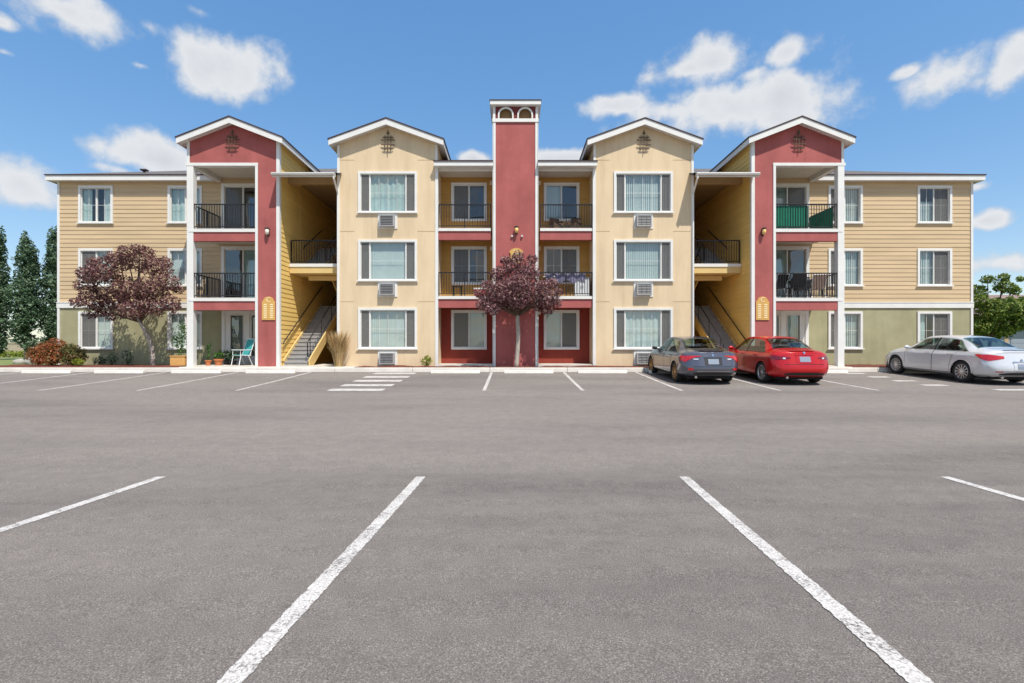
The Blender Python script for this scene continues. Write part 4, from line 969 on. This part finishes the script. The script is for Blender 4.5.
# ------------------------------------------------------------------ cars
def carpaint(name, col, metallic, rough=.28, coat=1):
    m, nt, out = nodes_of(name); p = N(nt, 'ShaderNodeBsdfPrincipled')
    p.inputs['Base Color'].default_value = (*col,1); p.inputs['Metallic'].default_value = metallic; p.inputs['Roughness'].default_value = rough
    p.inputs['Coat Weight'].default_value = coat; p.inputs['Coat Roughness'].default_value = .03
    nz = noise(nt, 700, 2, .5, coords(nt)); b = N(nt, 'ShaderNodeBump'); b.inputs['Strength'].default_value = .04; b.inputs['Distance'].default_value = .002
    L(nt, nz.outputs['Fac'], b.inputs['Height']); L(nt, b.outputs['Normal'], p.inputs['Normal'])
    L(nt, p.outputs[0], out.inputs['Surface']); MATS[name] = m
carpaint('paint_grey', (.105,.11,.14), .55); carpaint('paint_red', (.50,.006,.010), .25, .3, .55); carpaint('paint_white', (.60,.61,.63), .15)
def simple(name, col, rough, metallic=0, coat=0):
    m, nt, out = nodes_of(name); p = N(nt, 'ShaderNodeBsdfPrincipled'); p.inputs['Base Color'].default_value = (*col,1); p.inputs['Roughness'].default_value = rough; p.inputs['Metallic'].default_value = metallic; p.inputs['Coat Weight'].default_value = coat
    L(nt, p.outputs[0], out.inputs['Surface']); MATS[name] = m
glassmat('car_glass', (.50,.62,.58), .10, .02, 0); simple('seat_fabric', (.035,.033,.032), .9); simple('tyre', (.018,.018,.018), .85); simple('rim_bronze', (.42,.24,.10), .35, .8); simple('rim_silver', (.62,.62,.63), .3, .8)
simple('light_red', (.48,.012,.012), .12, 0, 1); simple('light_dark', (.16,.004,.006), .1, 0, 1); simple('light_clear', (.75,.75,.75), .1, .3, 1); simple('chrome', (.75,.75,.76), .12, 1); simple('trim_black', (.012,.012,.013), .45); simple('plate', (.22,.26,.32), .4)
simple('well_black', (.006,.006,.006), .9)

def catmull(a, b, c, d, t):
    return .5*((2*b)+(-a+c)*t+(2*a-5*b+4*c-d)*t*t+(-a+3*b-3*c+d)*t**3)
def make_car(label, loc, rz, rx, st, Lc, W, paint, rim, axles, lights, plate_z, spokes, glass=(.95,2.05,2.13,3.2), rear_glass=(.72,1.38), wind=(2.72,3.28), boot=.0, r_w=.325, group='parked cars'):
    car = thing('parked_car', label, 'car', loc, rz, group, rx)
    # body frame: y from -Lc/2 (rear) to Lc/2 (front); every station: y, bottom, belt, top, half widths low/mid/shoulder/roof
    ys = [s_[0] for s_ in st]
    def stat(y):
        y = max(ys[0], min(ys[-1], y))
        for i in range(len(st)-1):
            if y <= ys[i+1]: break
        t = (y-ys[i])/(ys[i+1]-ys[i]); a, b, c, d = st[max(0,i-1)], st[i], st[i+1], st[min(len(st)-1,i+2)]
        out = []
        for k in range(1, 8):
            v = catmull(a[k], b[k], c[k], d[k], t); lo, hi = min(b[k],c[k]), max(b[k],c[k]); out.append(max(lo-.015, min(hi+.015, v)))
        return out
    def section(y):
        zb, zs, zt, wl, wm, ws, wt = stat(y); cr = min(.06, (zt-zs)*.35)
        zm = zb+(zs-zb)*.52
        return [(0,zb),(wl*.8,zb),(wl,zb+.07),(wm,zm),(wm*.992,zs-.11),(ws,zs),((ws*.5+wt*.5)+.012,(zs*.5+(zt-cr)*.5)),(wt,zt-cr),(wt*.72,zt-cr*.28),(0,zt)]
    def warp(x, y, z):
        e = abs(x)/(W/2)
        rr = max(0, 1-y/.95)**2; ff = max(0, 1-(Lc-y)/1.1)**2
        a = 0 if z < .55 else .16*(min(1,(z-.55)/.42))
        if z < .42: a += .10*(.42-z)/.2
        y2 = y + rr*(.30*e**3.2 + a) - ff*(.42*e**2.6 + (.10*max(0,(z-.5))/.3 if z > .5 else 0))
        return (x, y2-Lc/2, z)
    def S(y, v):
        sec = section(y); n = len(sec)-1; v = max(0, min(n-1e-6, v)); i = int(v); t = v-i
        q = lambda k: sec[max(0, min(n, k))]
        if i in (0, 1, 4, 6): x = q(i)[0]+(q(i+1)[0]-q(i)[0])*t; z = q(i)[1]+(q(i+1)[1]-q(i)[1])*t
        else: x = catmull(q(i-1)[0],q(i)[0],q(i+1)[0],q(i+2)[0],t); z = catmull(q(i-1)[1],q(i)[1],q(i+1)[1],q(i+2)[1],t)
        return max(0, x), y, z
    def SP(y, v, side=1, off=0):
        x, yy, z = S(y, v); p = Vector(warp(x, yy, z))
        if off:
            e = .01; a = Vector(warp(*S(y+e, v)))-Vector(warp(*S(y-e, v))); b = Vector(warp(*S(y, v+e)))-Vector(warp(*S(y, v-e)))
            n = b.cross(a)
            if n.length < 1e-9: n = Vector((0,0,1))
            n.normalize()
            if n.x*1.0 < -.05: n = -n
            if v > 7 and n.z < 0: n = -n
            p = p+n*off
        return Vector((p.x*side, p.y, p.z))
    # --- body
    m = MB(); NU = 110; SUB = 5; NV = 9*SUB; idx = {}
    for s in (1, -1):
        for i in range(NU+1):
            for j in range(NV+1):
                p = SP(Lc*i/NU, j/SUB, s); idx[(s,i,j)] = m.vert(p)
        for i in range(NU):
            for j in range(NV):
                c = SP(Lc*(i+.5)/NU, (j+.5)/SUB)
                if c.x > W/2-.26 and any((c.y+Lc/2-ax)**2+(c.z-r_w)**2 < (r_w+.05)**2 for ax in axles) and c.z < .85: continue
                yf, vf = Lc*(i+.5)/NU, (j+.5)/SUB; bb = (vf-5.14)/1.72
                if .06 < bb < .94 and (glass[0]-.10+.5*bb**1.3+.06 < yf < glass[1]-.03 or glass[2]+.03 < yf < glass[3]-.02-.48*bb-.06): continue
                if vf > 7.3 and (rear_glass[0]+.04 < yf < rear_glass[1]-.04 or wind[0]+.04 < yf < wind[1]-.04): continue
                q = (idx[(s,i,j)], idx[(s,i+1,j)], idx[(s,i+1,j+1)], idx[(s,i,j+1)]); m.f.append(q if s < 0 else q[::-1]); m.m.append(0)
    for end in (0, Lc):     # caps: rows at equal v joined across
        rows = []
        for j in range(SUB, NV+1):
            x, y, z = S(end, j/SUB); rows.append([m.vert(warp(x*k/6, end, z)) for k in range(-6, 7)])
        for a, b in zip(rows, rows[1:]):
            for k in range(12): m.f.append((a[k],a[k+1],b[k+1],b[k])); m.m.append(0)
    body = m.build('body', paint, car, smooth=True, fix=True)
    def patch(mb, y0, y1, v0, v1, side, off, nu=14, nv=6, mi=0):
        def fn(a, b):
            v = v0+(v1-v0)*b; ya = y0(b) if callable(y0) else y0; yb = y1(b) if callable(y1) else y1
            y = ya+(yb-ya)*a; vv = v
            return SP(y, vv, side, off)
        mb.grid(fn, nu, nv, mi)
    # cabin seen through the glass
    m = MB(); m.box(-W/2+.16, W/2-.16, rear_glass[0]+.15-Lc/2, wind[1]-.2-Lc/2, .55, .60); m.build('cabin_floor', 'seat_fabric', car)
    for sx in (-.36,.36):
        m = MB(); yy = glass[2]-.12-Lc/2; m.prism([(sx-.23,yy,.55),(sx+.23,yy,.55),(sx+.20,yy-.16,1.12),(sx-.20,yy-.16,1.12)], (0,.11,0)); m.box(sx-.12, sx+.12, yy-.19, yy-.09, 1.14, 1.27); m.build('seat', 'seat_fabric', car, bevel=.03)
    m = MB(); yy = rear_glass[1]+.02-Lc/2; m.prism([(-.62,yy,.55),(.62,yy,.55),(.56,yy-.18,1.02),(-.56,yy-.18,1.02)], (0,.12,0)); m.build('rear_bench', 'seat_fabric', car, bevel=.03)
    m = MB(); m.box(-W/2+.2, W/2-.2, wind[0]+.12-Lc/2, wind[1]-.1-Lc/2, .86, .93); m.build('dashboard', 'seat_fabric', car)
    # wheel arches: dark liner and lip
    for s in (1,-1):
        for ax in axles:
            lip = MB(); m = MB()
            xo = SP(ax, 3.4).x; n = 24; yc = ax-Lc/2; r = r_w+.062
            for k in range(n):
                a0, a1 = math.pi*(1.12)*k/n-.19, math.pi*1.12*(k+1)/n-.19
                P_ = lambda r_, a, x: (s*x, yc+r_*math.cos(a), r_w+r_*math.sin(a))
                m.face([P_(r,a0,xo-.30),P_(r,a1,xo-.30),P_(r,a1,xo-.004),P_(r,a0,xo-.004)]); m.face([(s*(xo-.30),yc,r_w),P_(r,a0,xo-.30),P_(r,a1,xo-.30)])
                # lip follows the body side
                def on(a, r_):
                    y = yc+r_*math.cos(a)+Lc/2; z = r_w+r_*math.sin(a); lo, hi = 1.2, 5.2
                    for _ in range(22):
                        md = (lo+hi)/2
                        if S(y, md)[2] < z: lo = md
                        else: hi = md
                    return SP(y, lo, s, .007)
                if .0 < (a0+a1)/2+.1 < math.pi+.1: lip.face([on(a0,r-.022),on(a1,r-.022),on(a1,r+.050),on(a0,r+.050)])
            lip.build('arch_lip', paint, car, smooth=True, fix=True); m.build('wheel_well', 'well_black', car)
    # glass
    for s in (1,-1):
        c0, c1, a0, a1 = glass
        m = MB(); patch(m, lambda b: c0-.10+.50*b**1.3, c1, 5.14, 6.86, s, .005); m.build('side_window', 'car_glass', car, smooth=True)
        m = MB(); patch(m, a0, lambda b: a1-.02-.48*b, 5.14, 6.86, s, .005); m.build('side_window', 'car_glass', car, smooth=True)
        m = MB(); patch(m, c1+.004, a0-.004, 5.10, 6.88, s, .0055, 3, 6); m.build('door_pillar', 'trim_black', car)
        m = MB(); patch(m, c0-.02, a1+.05, 5.03, 5.11, s, .006, 30, 1); m.build('window_trim', 'chrome' if paint == 'paint_white' else 'trim_black', car)
        for (u0, u1) in ((lambda b: (axles[0]+r_w+.13)-.26*b**1.5, c1+.03), (c1+.05, axles[1]-r_w-.10)):
            m = MB(); patch(m, u0, u1, 2.15, 4.97, s, .0035, 16, 14); d = m.build('door', paint, car, smooth=True)
            m = MB(); g = .011
            f0 = u0 if callable(u0) else (lambda b, q=u0: q)
            patch(m, lambda b: f0(b)-g, lambda b: f0(b)+.002, 2.12, 5.0, s, .0045, 1, 14); patch(m, u1-.002, u1+g, 2.12, 5.0, s, .0045, 1, 14); patch(m, lambda b: f0(0), u1, 2.10, 2.16, s, .0045, 10, 1); m.build('door_seam', 'trim_black', d)
            yh = (f0(.9)+.10); m = MB(); p = SP(yh, 4.25, s, .02); q = SP(yh+.2, 4.25, s, .02); m.tube([SP(yh,4.25,s,0),p,q,SP(yh+.2,4.25,s,0)], .013, 6); m.build('handle', paint if paint != 'paint_white' else 'chrome', d)
        # mirror
        mp = SP(a1-.12, 5.1, s, .0); m = MB()
        def mf(a, b): u_, v_ = a*2*math.pi, b*math.pi; return (mp.x+s*(.12+.10*math.cos(u_)*math.sin(v_)), mp.y+.05*math.cos(v_)-.0, mp.z+.06+.065*math.sin(u_)*math.sin(v_))
        m.grid(mf, 14, 8); m.tube([(mp.x-s*.02,mp.y,mp.z+.01),(mp.x+s*.1,mp.y,mp.z+.05)], .022, 6); m.build('mirror', paint if paint != 'paint_grey' else 'trim_black', car, smooth=True)
    def top_patch(mb, y0, y1, f, off=.005, nu=12, nv=16):
        def fn(a, b):
            y = y0+(y1-y0)*a; t = (b-.5)*2
            # walk across the top from one roof edge to the other
            v = 9-abs(t)*(9-f); s = 1 if t >= 0 else -1; return SP(y, v, s, off)
        mb.grid(fn, nu, nv)
    m = MB(); top_patch(m, rear_glass[0], rear_glass[1], 7.12); m.build('rear_window', 'car_glass', car, smooth=True)
    m = MB(); top_patch(m, wind[0], wind[1], 7.08); m.build('windscreen', 'car_glass', car, smooth=True)
    # rear face pieces: function on the rear cap
    def RP(x, z, off=.006): p = Vector(warp(x, 0, z)); return Vector((p.x, p.y-off, p.z))
    sec0 = section(0)
    def halfw(z):
        lo, hi = 1.5, 7.0
        for _ in range(25):
            md = (lo+hi)/2
            if S(0,md)[2] < z: lo = md
            else: hi = md
        return S(0,lo)[0]
    def vz(y, z):
        lo, hi = 1.5, 7.0
        for _ in range(25):
            md = (lo+hi)/2
            if S(y,md)[2] < z: lo = md
            else: hi = md
        return lo
    for s in (1,-1):
        m = MB(); xi, zc, zt0, zt1, zb0, zb1, pw, ly, sz0, sz1 = lights['rear']
        # rear face: from the inner tip (height zt0..zb0) out to the corner (zt1..zb1), then round to the side, narrowing
        def lf(a, b):
            top = zt0+(zt1-zt0)*a; bot = zb0+(zb1-zb0)*a**pw; z_ = bot+(top-bot)*b
            return RP(s*(xi+(halfw(z_)-xi)*a), z_, .010)
        m.grid(lf, 14, 6)
        def sf(a, b):
            top = zt1+(sz1-zt1)*a; bot = zb1+(sz0-zb1)*a; z_ = bot+(top-bot)*b; y_ = ly*a
            p = SP(y_, vz(y_, z_), s, 0); return Vector((p.x+s*.010*min(1,.4+a*3), p.y-.010*(1-a), p.z))
        m.grid(sf, 10, 6)
        m.build('taillight', lights.get('mat','light_red'), car, smooth=True)
        if lights.get('clear'):
            x0, x1, z0, z1 = lights['clear']; m = MB(); m.grid(lambda a, b: RP(s*(x0+(x1-x0)*a), z0+(z1-z0)*b, .014), 6, 3); m.build('reversing_light', 'light_clear', car)
        m = MB(); patch(m, Lc-.55, Lc-.02, 4.05, 4.85, s, .008, 10, 4); m.build('headlight', 'light_clear', car, smooth=True)
        x0, x1, z0, z1 = lights['reflector']; m = MB(); m.grid(lambda a, b: RP(s*(x0+(x1-x0)*a), z0+(z1-z0)*b, .010), 5, 2); m.build('reflector', 'light_red', car)
    m = MB(); m.grid(lambda a, b: RP(-.16+.32*a, plate_z+.155*b, .014), 4, 2); pl = m.build('licence_plate', 'plate', car)
    m = MB(); m.grid(lambda a, b: RP(-.26+.52*a, plate_z-.03+.22*b, .008), 6, 2); m.build('plate_recess', paint if paint != 'paint_grey' else 'trim_black', car)
    m = MB(); m.grid(lambda a, b: RP(-.28+.56*a, plate_z+.20+.03*b, .02), 8, 2); m.build('boot_trim', 'chrome' if paint == 'paint_white' else paint, car)
    m = MB(); m.lathe([(.001,0),(.032,0),(.036,.006)], (0,0,0), 'z', 14); e = m.build('emblem', 'chrome', car); p = RP(0, plate_z+.27, .012); e.location = p; e.rotation_euler = (R(75),0,0)
    zb = sec0[0][1]; m = MB(); m.grid(lambda a, b: RP((-.60+1.2*a)*(W/1.8), zb+.01+.09*b*(1-.5*abs(2*a-1)**3), .012), 14, 2); m.build('bumper_trim', 'trim_black', car)
    m = MB(); m.grid(lambda a, b: RP((-.50+1.0*a)*(W/1.8), zb+.112+.014*b, .014), 14, 1); m.build('bumper_strip', 'chrome' if paint != 'paint_red' else paint, car)
    m = MB(); sh = .02
    m.grid(lambda a, b: SP(.10+.10*b, 8.2+ .8*(1-abs(a-.5)*2) if True else 9, 1 if a >= .5 else -1, .012+.03*(1-b)), 16, 2); m.build('boot_lip', paint, car, smooth=True)
    m = MB(); m.tube([(-.5,-Lc/2+.12,.24),(-.5,-Lc/2+.35,.25)], .04, 10); m.build('exhaust', 'chrome', car)
    # shut line of the boot lid
    m = MB(); m.grid(lambda a, b: RP((-.58+1.16*a)*(W/1.8), plate_z-.075+.010*b, .008), 14, 1); m.build('boot_seam', 'trim_black', car)
    m = MB(); m.box(-W/2+.22, W/2-.22, -Lc/2+.3, Lc/2-.3, .17, .30); m.build('underbody', 'well_black', car)
    # wheels
    for s in (1,-1):
        for ax in axles:
            xo = SP(ax, 3.4).x-.012
            wroot = bpy.data.objects.new('wheel', None); COL.objects.link(wroot); wroot.parent = car; wroot.location = (s*xo, ax-Lc/2, r_w); wroot.empty_display_size = .1
            m = MB(); r = r_w; rim_r = r*.70
            m.lathe([(rim_r,-s*.195),(r*.93,-s*.20),(r,-s*.175),(r,-s*.03),(r*.95,-s*.004),(r*.80,0),(rim_r,-s*.008)], (0,0,0), 'x', 36); m.build('tyre', 'tyre', wroot, smooth=True)
            m = MB(); m.lathe([(rim_r*1.005,-s*.01),(rim_r*.96,-s*.004),(rim_r*.92,-s*.03),(rim_r*.92,-s*.15)], (0,0,0), 'x', 36)
            m.lathe([(.001,-s*.012),(.05,-s*.012),(.062,-s*.03)], (0,0,0), 'x', 16)
            for k in range(spokes):
                a = 2*math.pi*k/spokes; w0, w1 = (.022,.024) if spokes > 7 else (.055,.032)
                ca, sa = math.cos(a), math.sin(a); t0 = Vector((0,-sa,ca)); d0 = Vector((0,ca,sa))
                p0, p1 = d0*.045, d0*rim_r*.94
                x0_, x1_ = -s*.020, -s*.012
                poly = [p0+t0*w0*.5+Vector((x0_,0,0)), p0-t0*w0*.5+Vector((x0_,0,0)), p1-t0*w1*.5+Vector((x1_,0,0)), p1+t0*w1*.5+Vector((x1_,0,0))]
                m.prism(poly, (-s*.03,0,0))
            m.build('rim', rim, wroot)
            m = MB(); m.lathe([(.001,-s*.09),(rim_r*.9,-s*.09)], (0,0,0), 'x', 24); m.build('brake_disc', 'well_black', wroot)
    return car

SEDAN = [ # y, bottom, belt, top, w low, w mid, w shoulder, w roof
 (0,.30,.90,.985,.70,.80,.74,.60),(.14,.25,.93,1.03,.80,.875,.80,.64),(.45,.22,.945,1.06,.86,.895,.815,.66),(.75,.20,.945,1.10,.87,.895,.815,.64),(1.05,.19,.94,1.25,.87,.895,.815,.58),(1.4,.185,.935,1.385,.87,.895,.815,.55),(1.8,.18,.93,1.43,.87,.895,.815,.555),
 (2.2,.18,.925,1.435,.87,.895,.815,.565),(2.65,.18,.92,1.385,.87,.895,.815,.575),(3.0,.18,.925,1.22,.87,.895,.815,.60),(3.3,.18,.915,1.04,.87,.895,.81,.66),(3.7,.18,.87,.97,.87,.895,.80,.64),(4.15,.19,.79,.89,.85,.88,.76,.58),(4.45,.22,.70,.79,.78,.82,.68,.5),(4.63,.30,.60,.66,.62,.68,.56,.4)]
def scaled(st, L, Lc, kz=1, kw=1): return [(s_[0]*Lc/L, s_[1], s_[2]*kz, s_[3]*kz, *(w*kw for w in s_[4:])) for s_ in st]
SL = math.atan(.05)
def place(x, d_mid): return (x, d_mid-CAMD, (pz(d_mid-1.35)+pz(d_mid+1.35))/2+.003)
make_car('dark blue grey sedan with bronze wheels parked facing the building', place(5.96,17.42), 0, SL, SEDAN, 4.63, 1.80, 'paint_grey', 'rim_bronze', (.98,3.68),
         dict(rear=(.36,0,.895,.885,.865,.68,2.2,.36,.845,.885), clear=(.44,.58,.775,.805), reflector=(.60,.74,.45,.52)), .64, 10)
make_car('bright red sedan parked facing the building beside the grey sedan', place(8.66,17.25), 0, SL, scaled(SEDAN,4.63,4.58,1.01), 4.58, 1.80, 'paint_red', 'rim_silver', (.95,3.65),
         dict(rear=(.42,0,.86,.885,.82,.775,1,.32,.86,.89), mat='light_dark', clear=(.55,.62,.80,.845), reflector=(.5,.70,.38,.40)), .72, 10)
make_car('white sedan with multi spoke silver wheels parked at the right', place(15.12,17.35), 0, SL, scaled(SEDAN,4.63,4.83,1.03,1.03), 4.83, 1.86, 'paint_white', 'rim_silver', (1.06,3.80),
         dict(rear=(.46,0,.885,.93,.82,.735,1,.55,.905,.93), clear=None, reflector=(.55,.72,.40,.43)), .50, 12, glass=(1.0,2.15,2.23,3.35), rear_glass=(.78,1.45), wind=(2.85,3.45), r_w=.34)

# ------------------------------------------------------------------ sky, sun, camera
SUNV = Vector((.62,-1.0,2.10)).normalized()
elev = math.asin(SUNV.z); azim = math.atan2(SUNV.x, SUNV.y)
w = bpy.data.worlds.new('World'); scene.world = w; w.use_nodes = True; nt = w.node_tree; nt.nodes.clear()
out = nt.nodes.new('ShaderNodeOutputWorld'); sky = nt.nodes.new('ShaderNodeTexSky'); sky.sky_type = 'NISHITA'; sky.sun_disc = False
sky.sun_elevation = elev; sky.sun_rotation = azim; sky.altitude = 250; sky.air_density = 1.0; sky.dust_density = .6; sky.ozone_density = 1.3
bg = nt.nodes.new('ShaderNodeBackground'); bg.inputs['Strength'].default_value = .15
gm = nt.nodes.new('ShaderNodeGamma'); gm.inputs['Gamma'].default_value = .5; L(nt, sky.outputs[0], gm.inputs['Color'])
hs = nt.nodes.new('ShaderNodeHueSaturation'); hs.inputs['Saturation'].default_value = 1.9; hs.inputs['Value'].default_value = 1.74; hs.inputs['Hue'].default_value = .505; L(nt, gm.outputs[0], hs.inputs['Color']); L(nt, hs.outputs[0], bg.inputs['Color'])
tc = nt.nodes.new('ShaderNodeTexCoord'); dirv = tc.outputs['Generated']
n1 = noise(nt, 6.5, 9, .55, dirv); n2 = noise(nt, 15, 8, .58, dirv)
CLOUDS = [(95,20,80,34,.72),(150,28,40,20,.5),(228,68,62,30,.92),(200,12,30,14,.5),(60,8,60,20,.8),(160,160,55,22,1),(120,170,40,12,.7),(22,185,42,30,.9),(2,22,18,14,.7),(4,52,16,9,.6),(475,158,20,8,.9),(565,158,44,8,.9),(715,62,60,23,1),(690,68,40,15,1),(790,51,38,18,.98),(735,108,92,32,1),(775,100,44,24,1),(670,112,50,16,.8),(612,106,44,12,.75),(936,82,36,27,1),(908,72,20,11,.8),(1026,58,27,30,.95),(985,221,20,12,1),(1003,262,44,16,.8),(975,187,18,9,.5),(140,65,30,10,.5),(750,75,40,20,.7)]
acc = None
def cloud_node(c, rad, wgt):
    global acc
    s_ = nt.nodes.new('ShaderNodeVectorMath'); s_.operation = 'SUBTRACT'; L(nt, dirv, s_.inputs[0]); s_.inputs[1].default_value = c
    m_ = nt.nodes.new('ShaderNodeVectorMath'); m_.operation = 'MULTIPLY'; L(nt, s_.outputs[0], m_.inputs[0]); m_.inputs[1].default_value = rad
    l_ = nt.nodes.new('ShaderNodeVectorMath'); l_.operation = 'LENGTH'; L(nt, m_.outputs[0], l_.inputs[0])
    k_ = nt.nodes.new('ShaderNodeMath'); k_.operation = 'MULTIPLY_ADD'; L(nt, l_.outputs['Value'], k_.inputs[0]); k_.inputs[1].default_value = -1*1.0; k_.inputs[2].default_value = wgt
    if acc is None: acc = k_.outputs[0]
    else:
        x_ = nt.nodes.new('ShaderNodeMath'); x_.operation = 'MAXIMUM'; L(nt, acc, x_.inputs[0]); L(nt, k_.outputs[0], x_.inputs[1]); acc = x_.outputs[0]
for (px, py, rx, ry, wg) in CLOUDS:
    v = Vector(((px-512)/F, 1, (348-py)/F)); ln = v.length; v.normalize(); cloud_node(v, (F*ln/rx*(.86 if rx > 40 else 1.05), F*ln/max(rx,ry)*.7, F*ln/ry*(.86 if rx > 40 else 1.05)), wg)
for (az, el, r) in ((150,14,.22),(-160,20,.28),(178,9,.16),(120,26,.3),(-125,12,.25),(-95,24,.3),(90,15,.25),(165,30,.2),(-145,38,.3),(0,75,.3),(60,62,.35),(-50,60,.35),(170,65,.4),(-110,55,.35),(110,50,.3),(0,52,.25)):  # unseen clouds added behind for reflections and overhead to whiten the blue fill
    v = Vector((math.sin(R(az))*math.cos(R(el)), math.cos(R(az))*math.cos(R(el)), math.sin(R(el)))); cloud_node(v, (1/r,1/r,2.2/r), 1)
def math_node(op, a, b=None, c=None):
    n_ = nt.nodes.new('ShaderNodeMath'); n_.operation = op
    for i, q in enumerate((a, b, c)):
        if q is None: continue
        if isinstance(q, (int, float)): n_.inputs[i].default_value = q
        else: L(nt, q, n_.inputs[i])
    return n_.outputs[0]
d1 = math_node('MULTIPLY_ADD', math_node('SUBTRACT', n1.outputs['Fac'], .5), 2.0, acc)
d2 = math_node('MULTIPLY_ADD', math_node('SUBTRACT', n2.outputs['Fac'], .5), 1.5, d1)
mr = nt.nodes.new('ShaderNodeMapRange'); mr.interpolation_type = 'SMOOTHSTEP'; L(nt, d2, mr.inputs['Value']); mr.inputs['From Min'].default_value = -.02; mr.inputs['From Max'].default_value = .52
mr.inputs['To Max'].default_value = .93
mr2 = nt.nodes.new('ShaderNodeMapRange'); L(nt, d2, mr2.inputs['Value']); mr2.inputs['From Min'].default_value = .1; mr2.inputs['From Max'].default_value = 1.2
cr = ramp(nt, mr2.outputs[0], [(0,(.62,.70,.80)),(.4,(.90,.91,.93)),(1,(.76,.77,.80))])
bg2 = nt.nodes.new('ShaderNodeBackground'); bg2.inputs['Strength'].default_value = .62; L(nt, cr.outputs[0], bg2.inputs['Color'])
mx = nt.nodes.new('ShaderNodeMixShader'); L(nt, mr.outputs[0], mx.inputs[0]); L(nt, bg.outputs[0], mx.inputs[1]); L(nt, bg2.outputs[0], mx.inputs[2]); L(nt, mx.outputs[0], out.inputs['Surface'])

sl = bpy.data.lights.new('sun', 'SUN'); sl.energy = 3.8; sl.angle = R(.5); sl.color = (1,.955,.89)
so = bpy.data.objects.new('sun', sl); COL.objects.link(so); so.rotation_euler = SUNV.to_track_quat('Z','Y').to_euler(); so.location = (20,-30,40)

cam = bpy.data.cameras.new('camera'); cam.sensor_width = 36; cam.lens = 36*F/1024; cam.shift_y = 6.5/1024; cam.clip_start = .05; cam.clip_end = 6000
co = bpy.data.objects.new('camera', cam); COL.objects.link(co); co.location = (CAMX,-CAMD,CAMZ); co.rotation_euler = (R(90),0,0); scene.camera = co

scene.view_settings.view_transform = 'Standard'; scene.view_settings.look = 'None'; scene.view_settings.exposure = .55; scene.view_settings.gamma = 1
scene.render.engine = 'CYCLES'; c = scene.cycles
c.use_denoising = True; c.max_bounces = 10; c.diffuse_bounces = 6; c.glossy_bounces = 4; c.transparent_max_bounces = 16; c.caustics_reflective = False; c.caustics_refractive = False
try: c.denoiser = 'OPENIMAGEDENOISE'
except Exception: pass
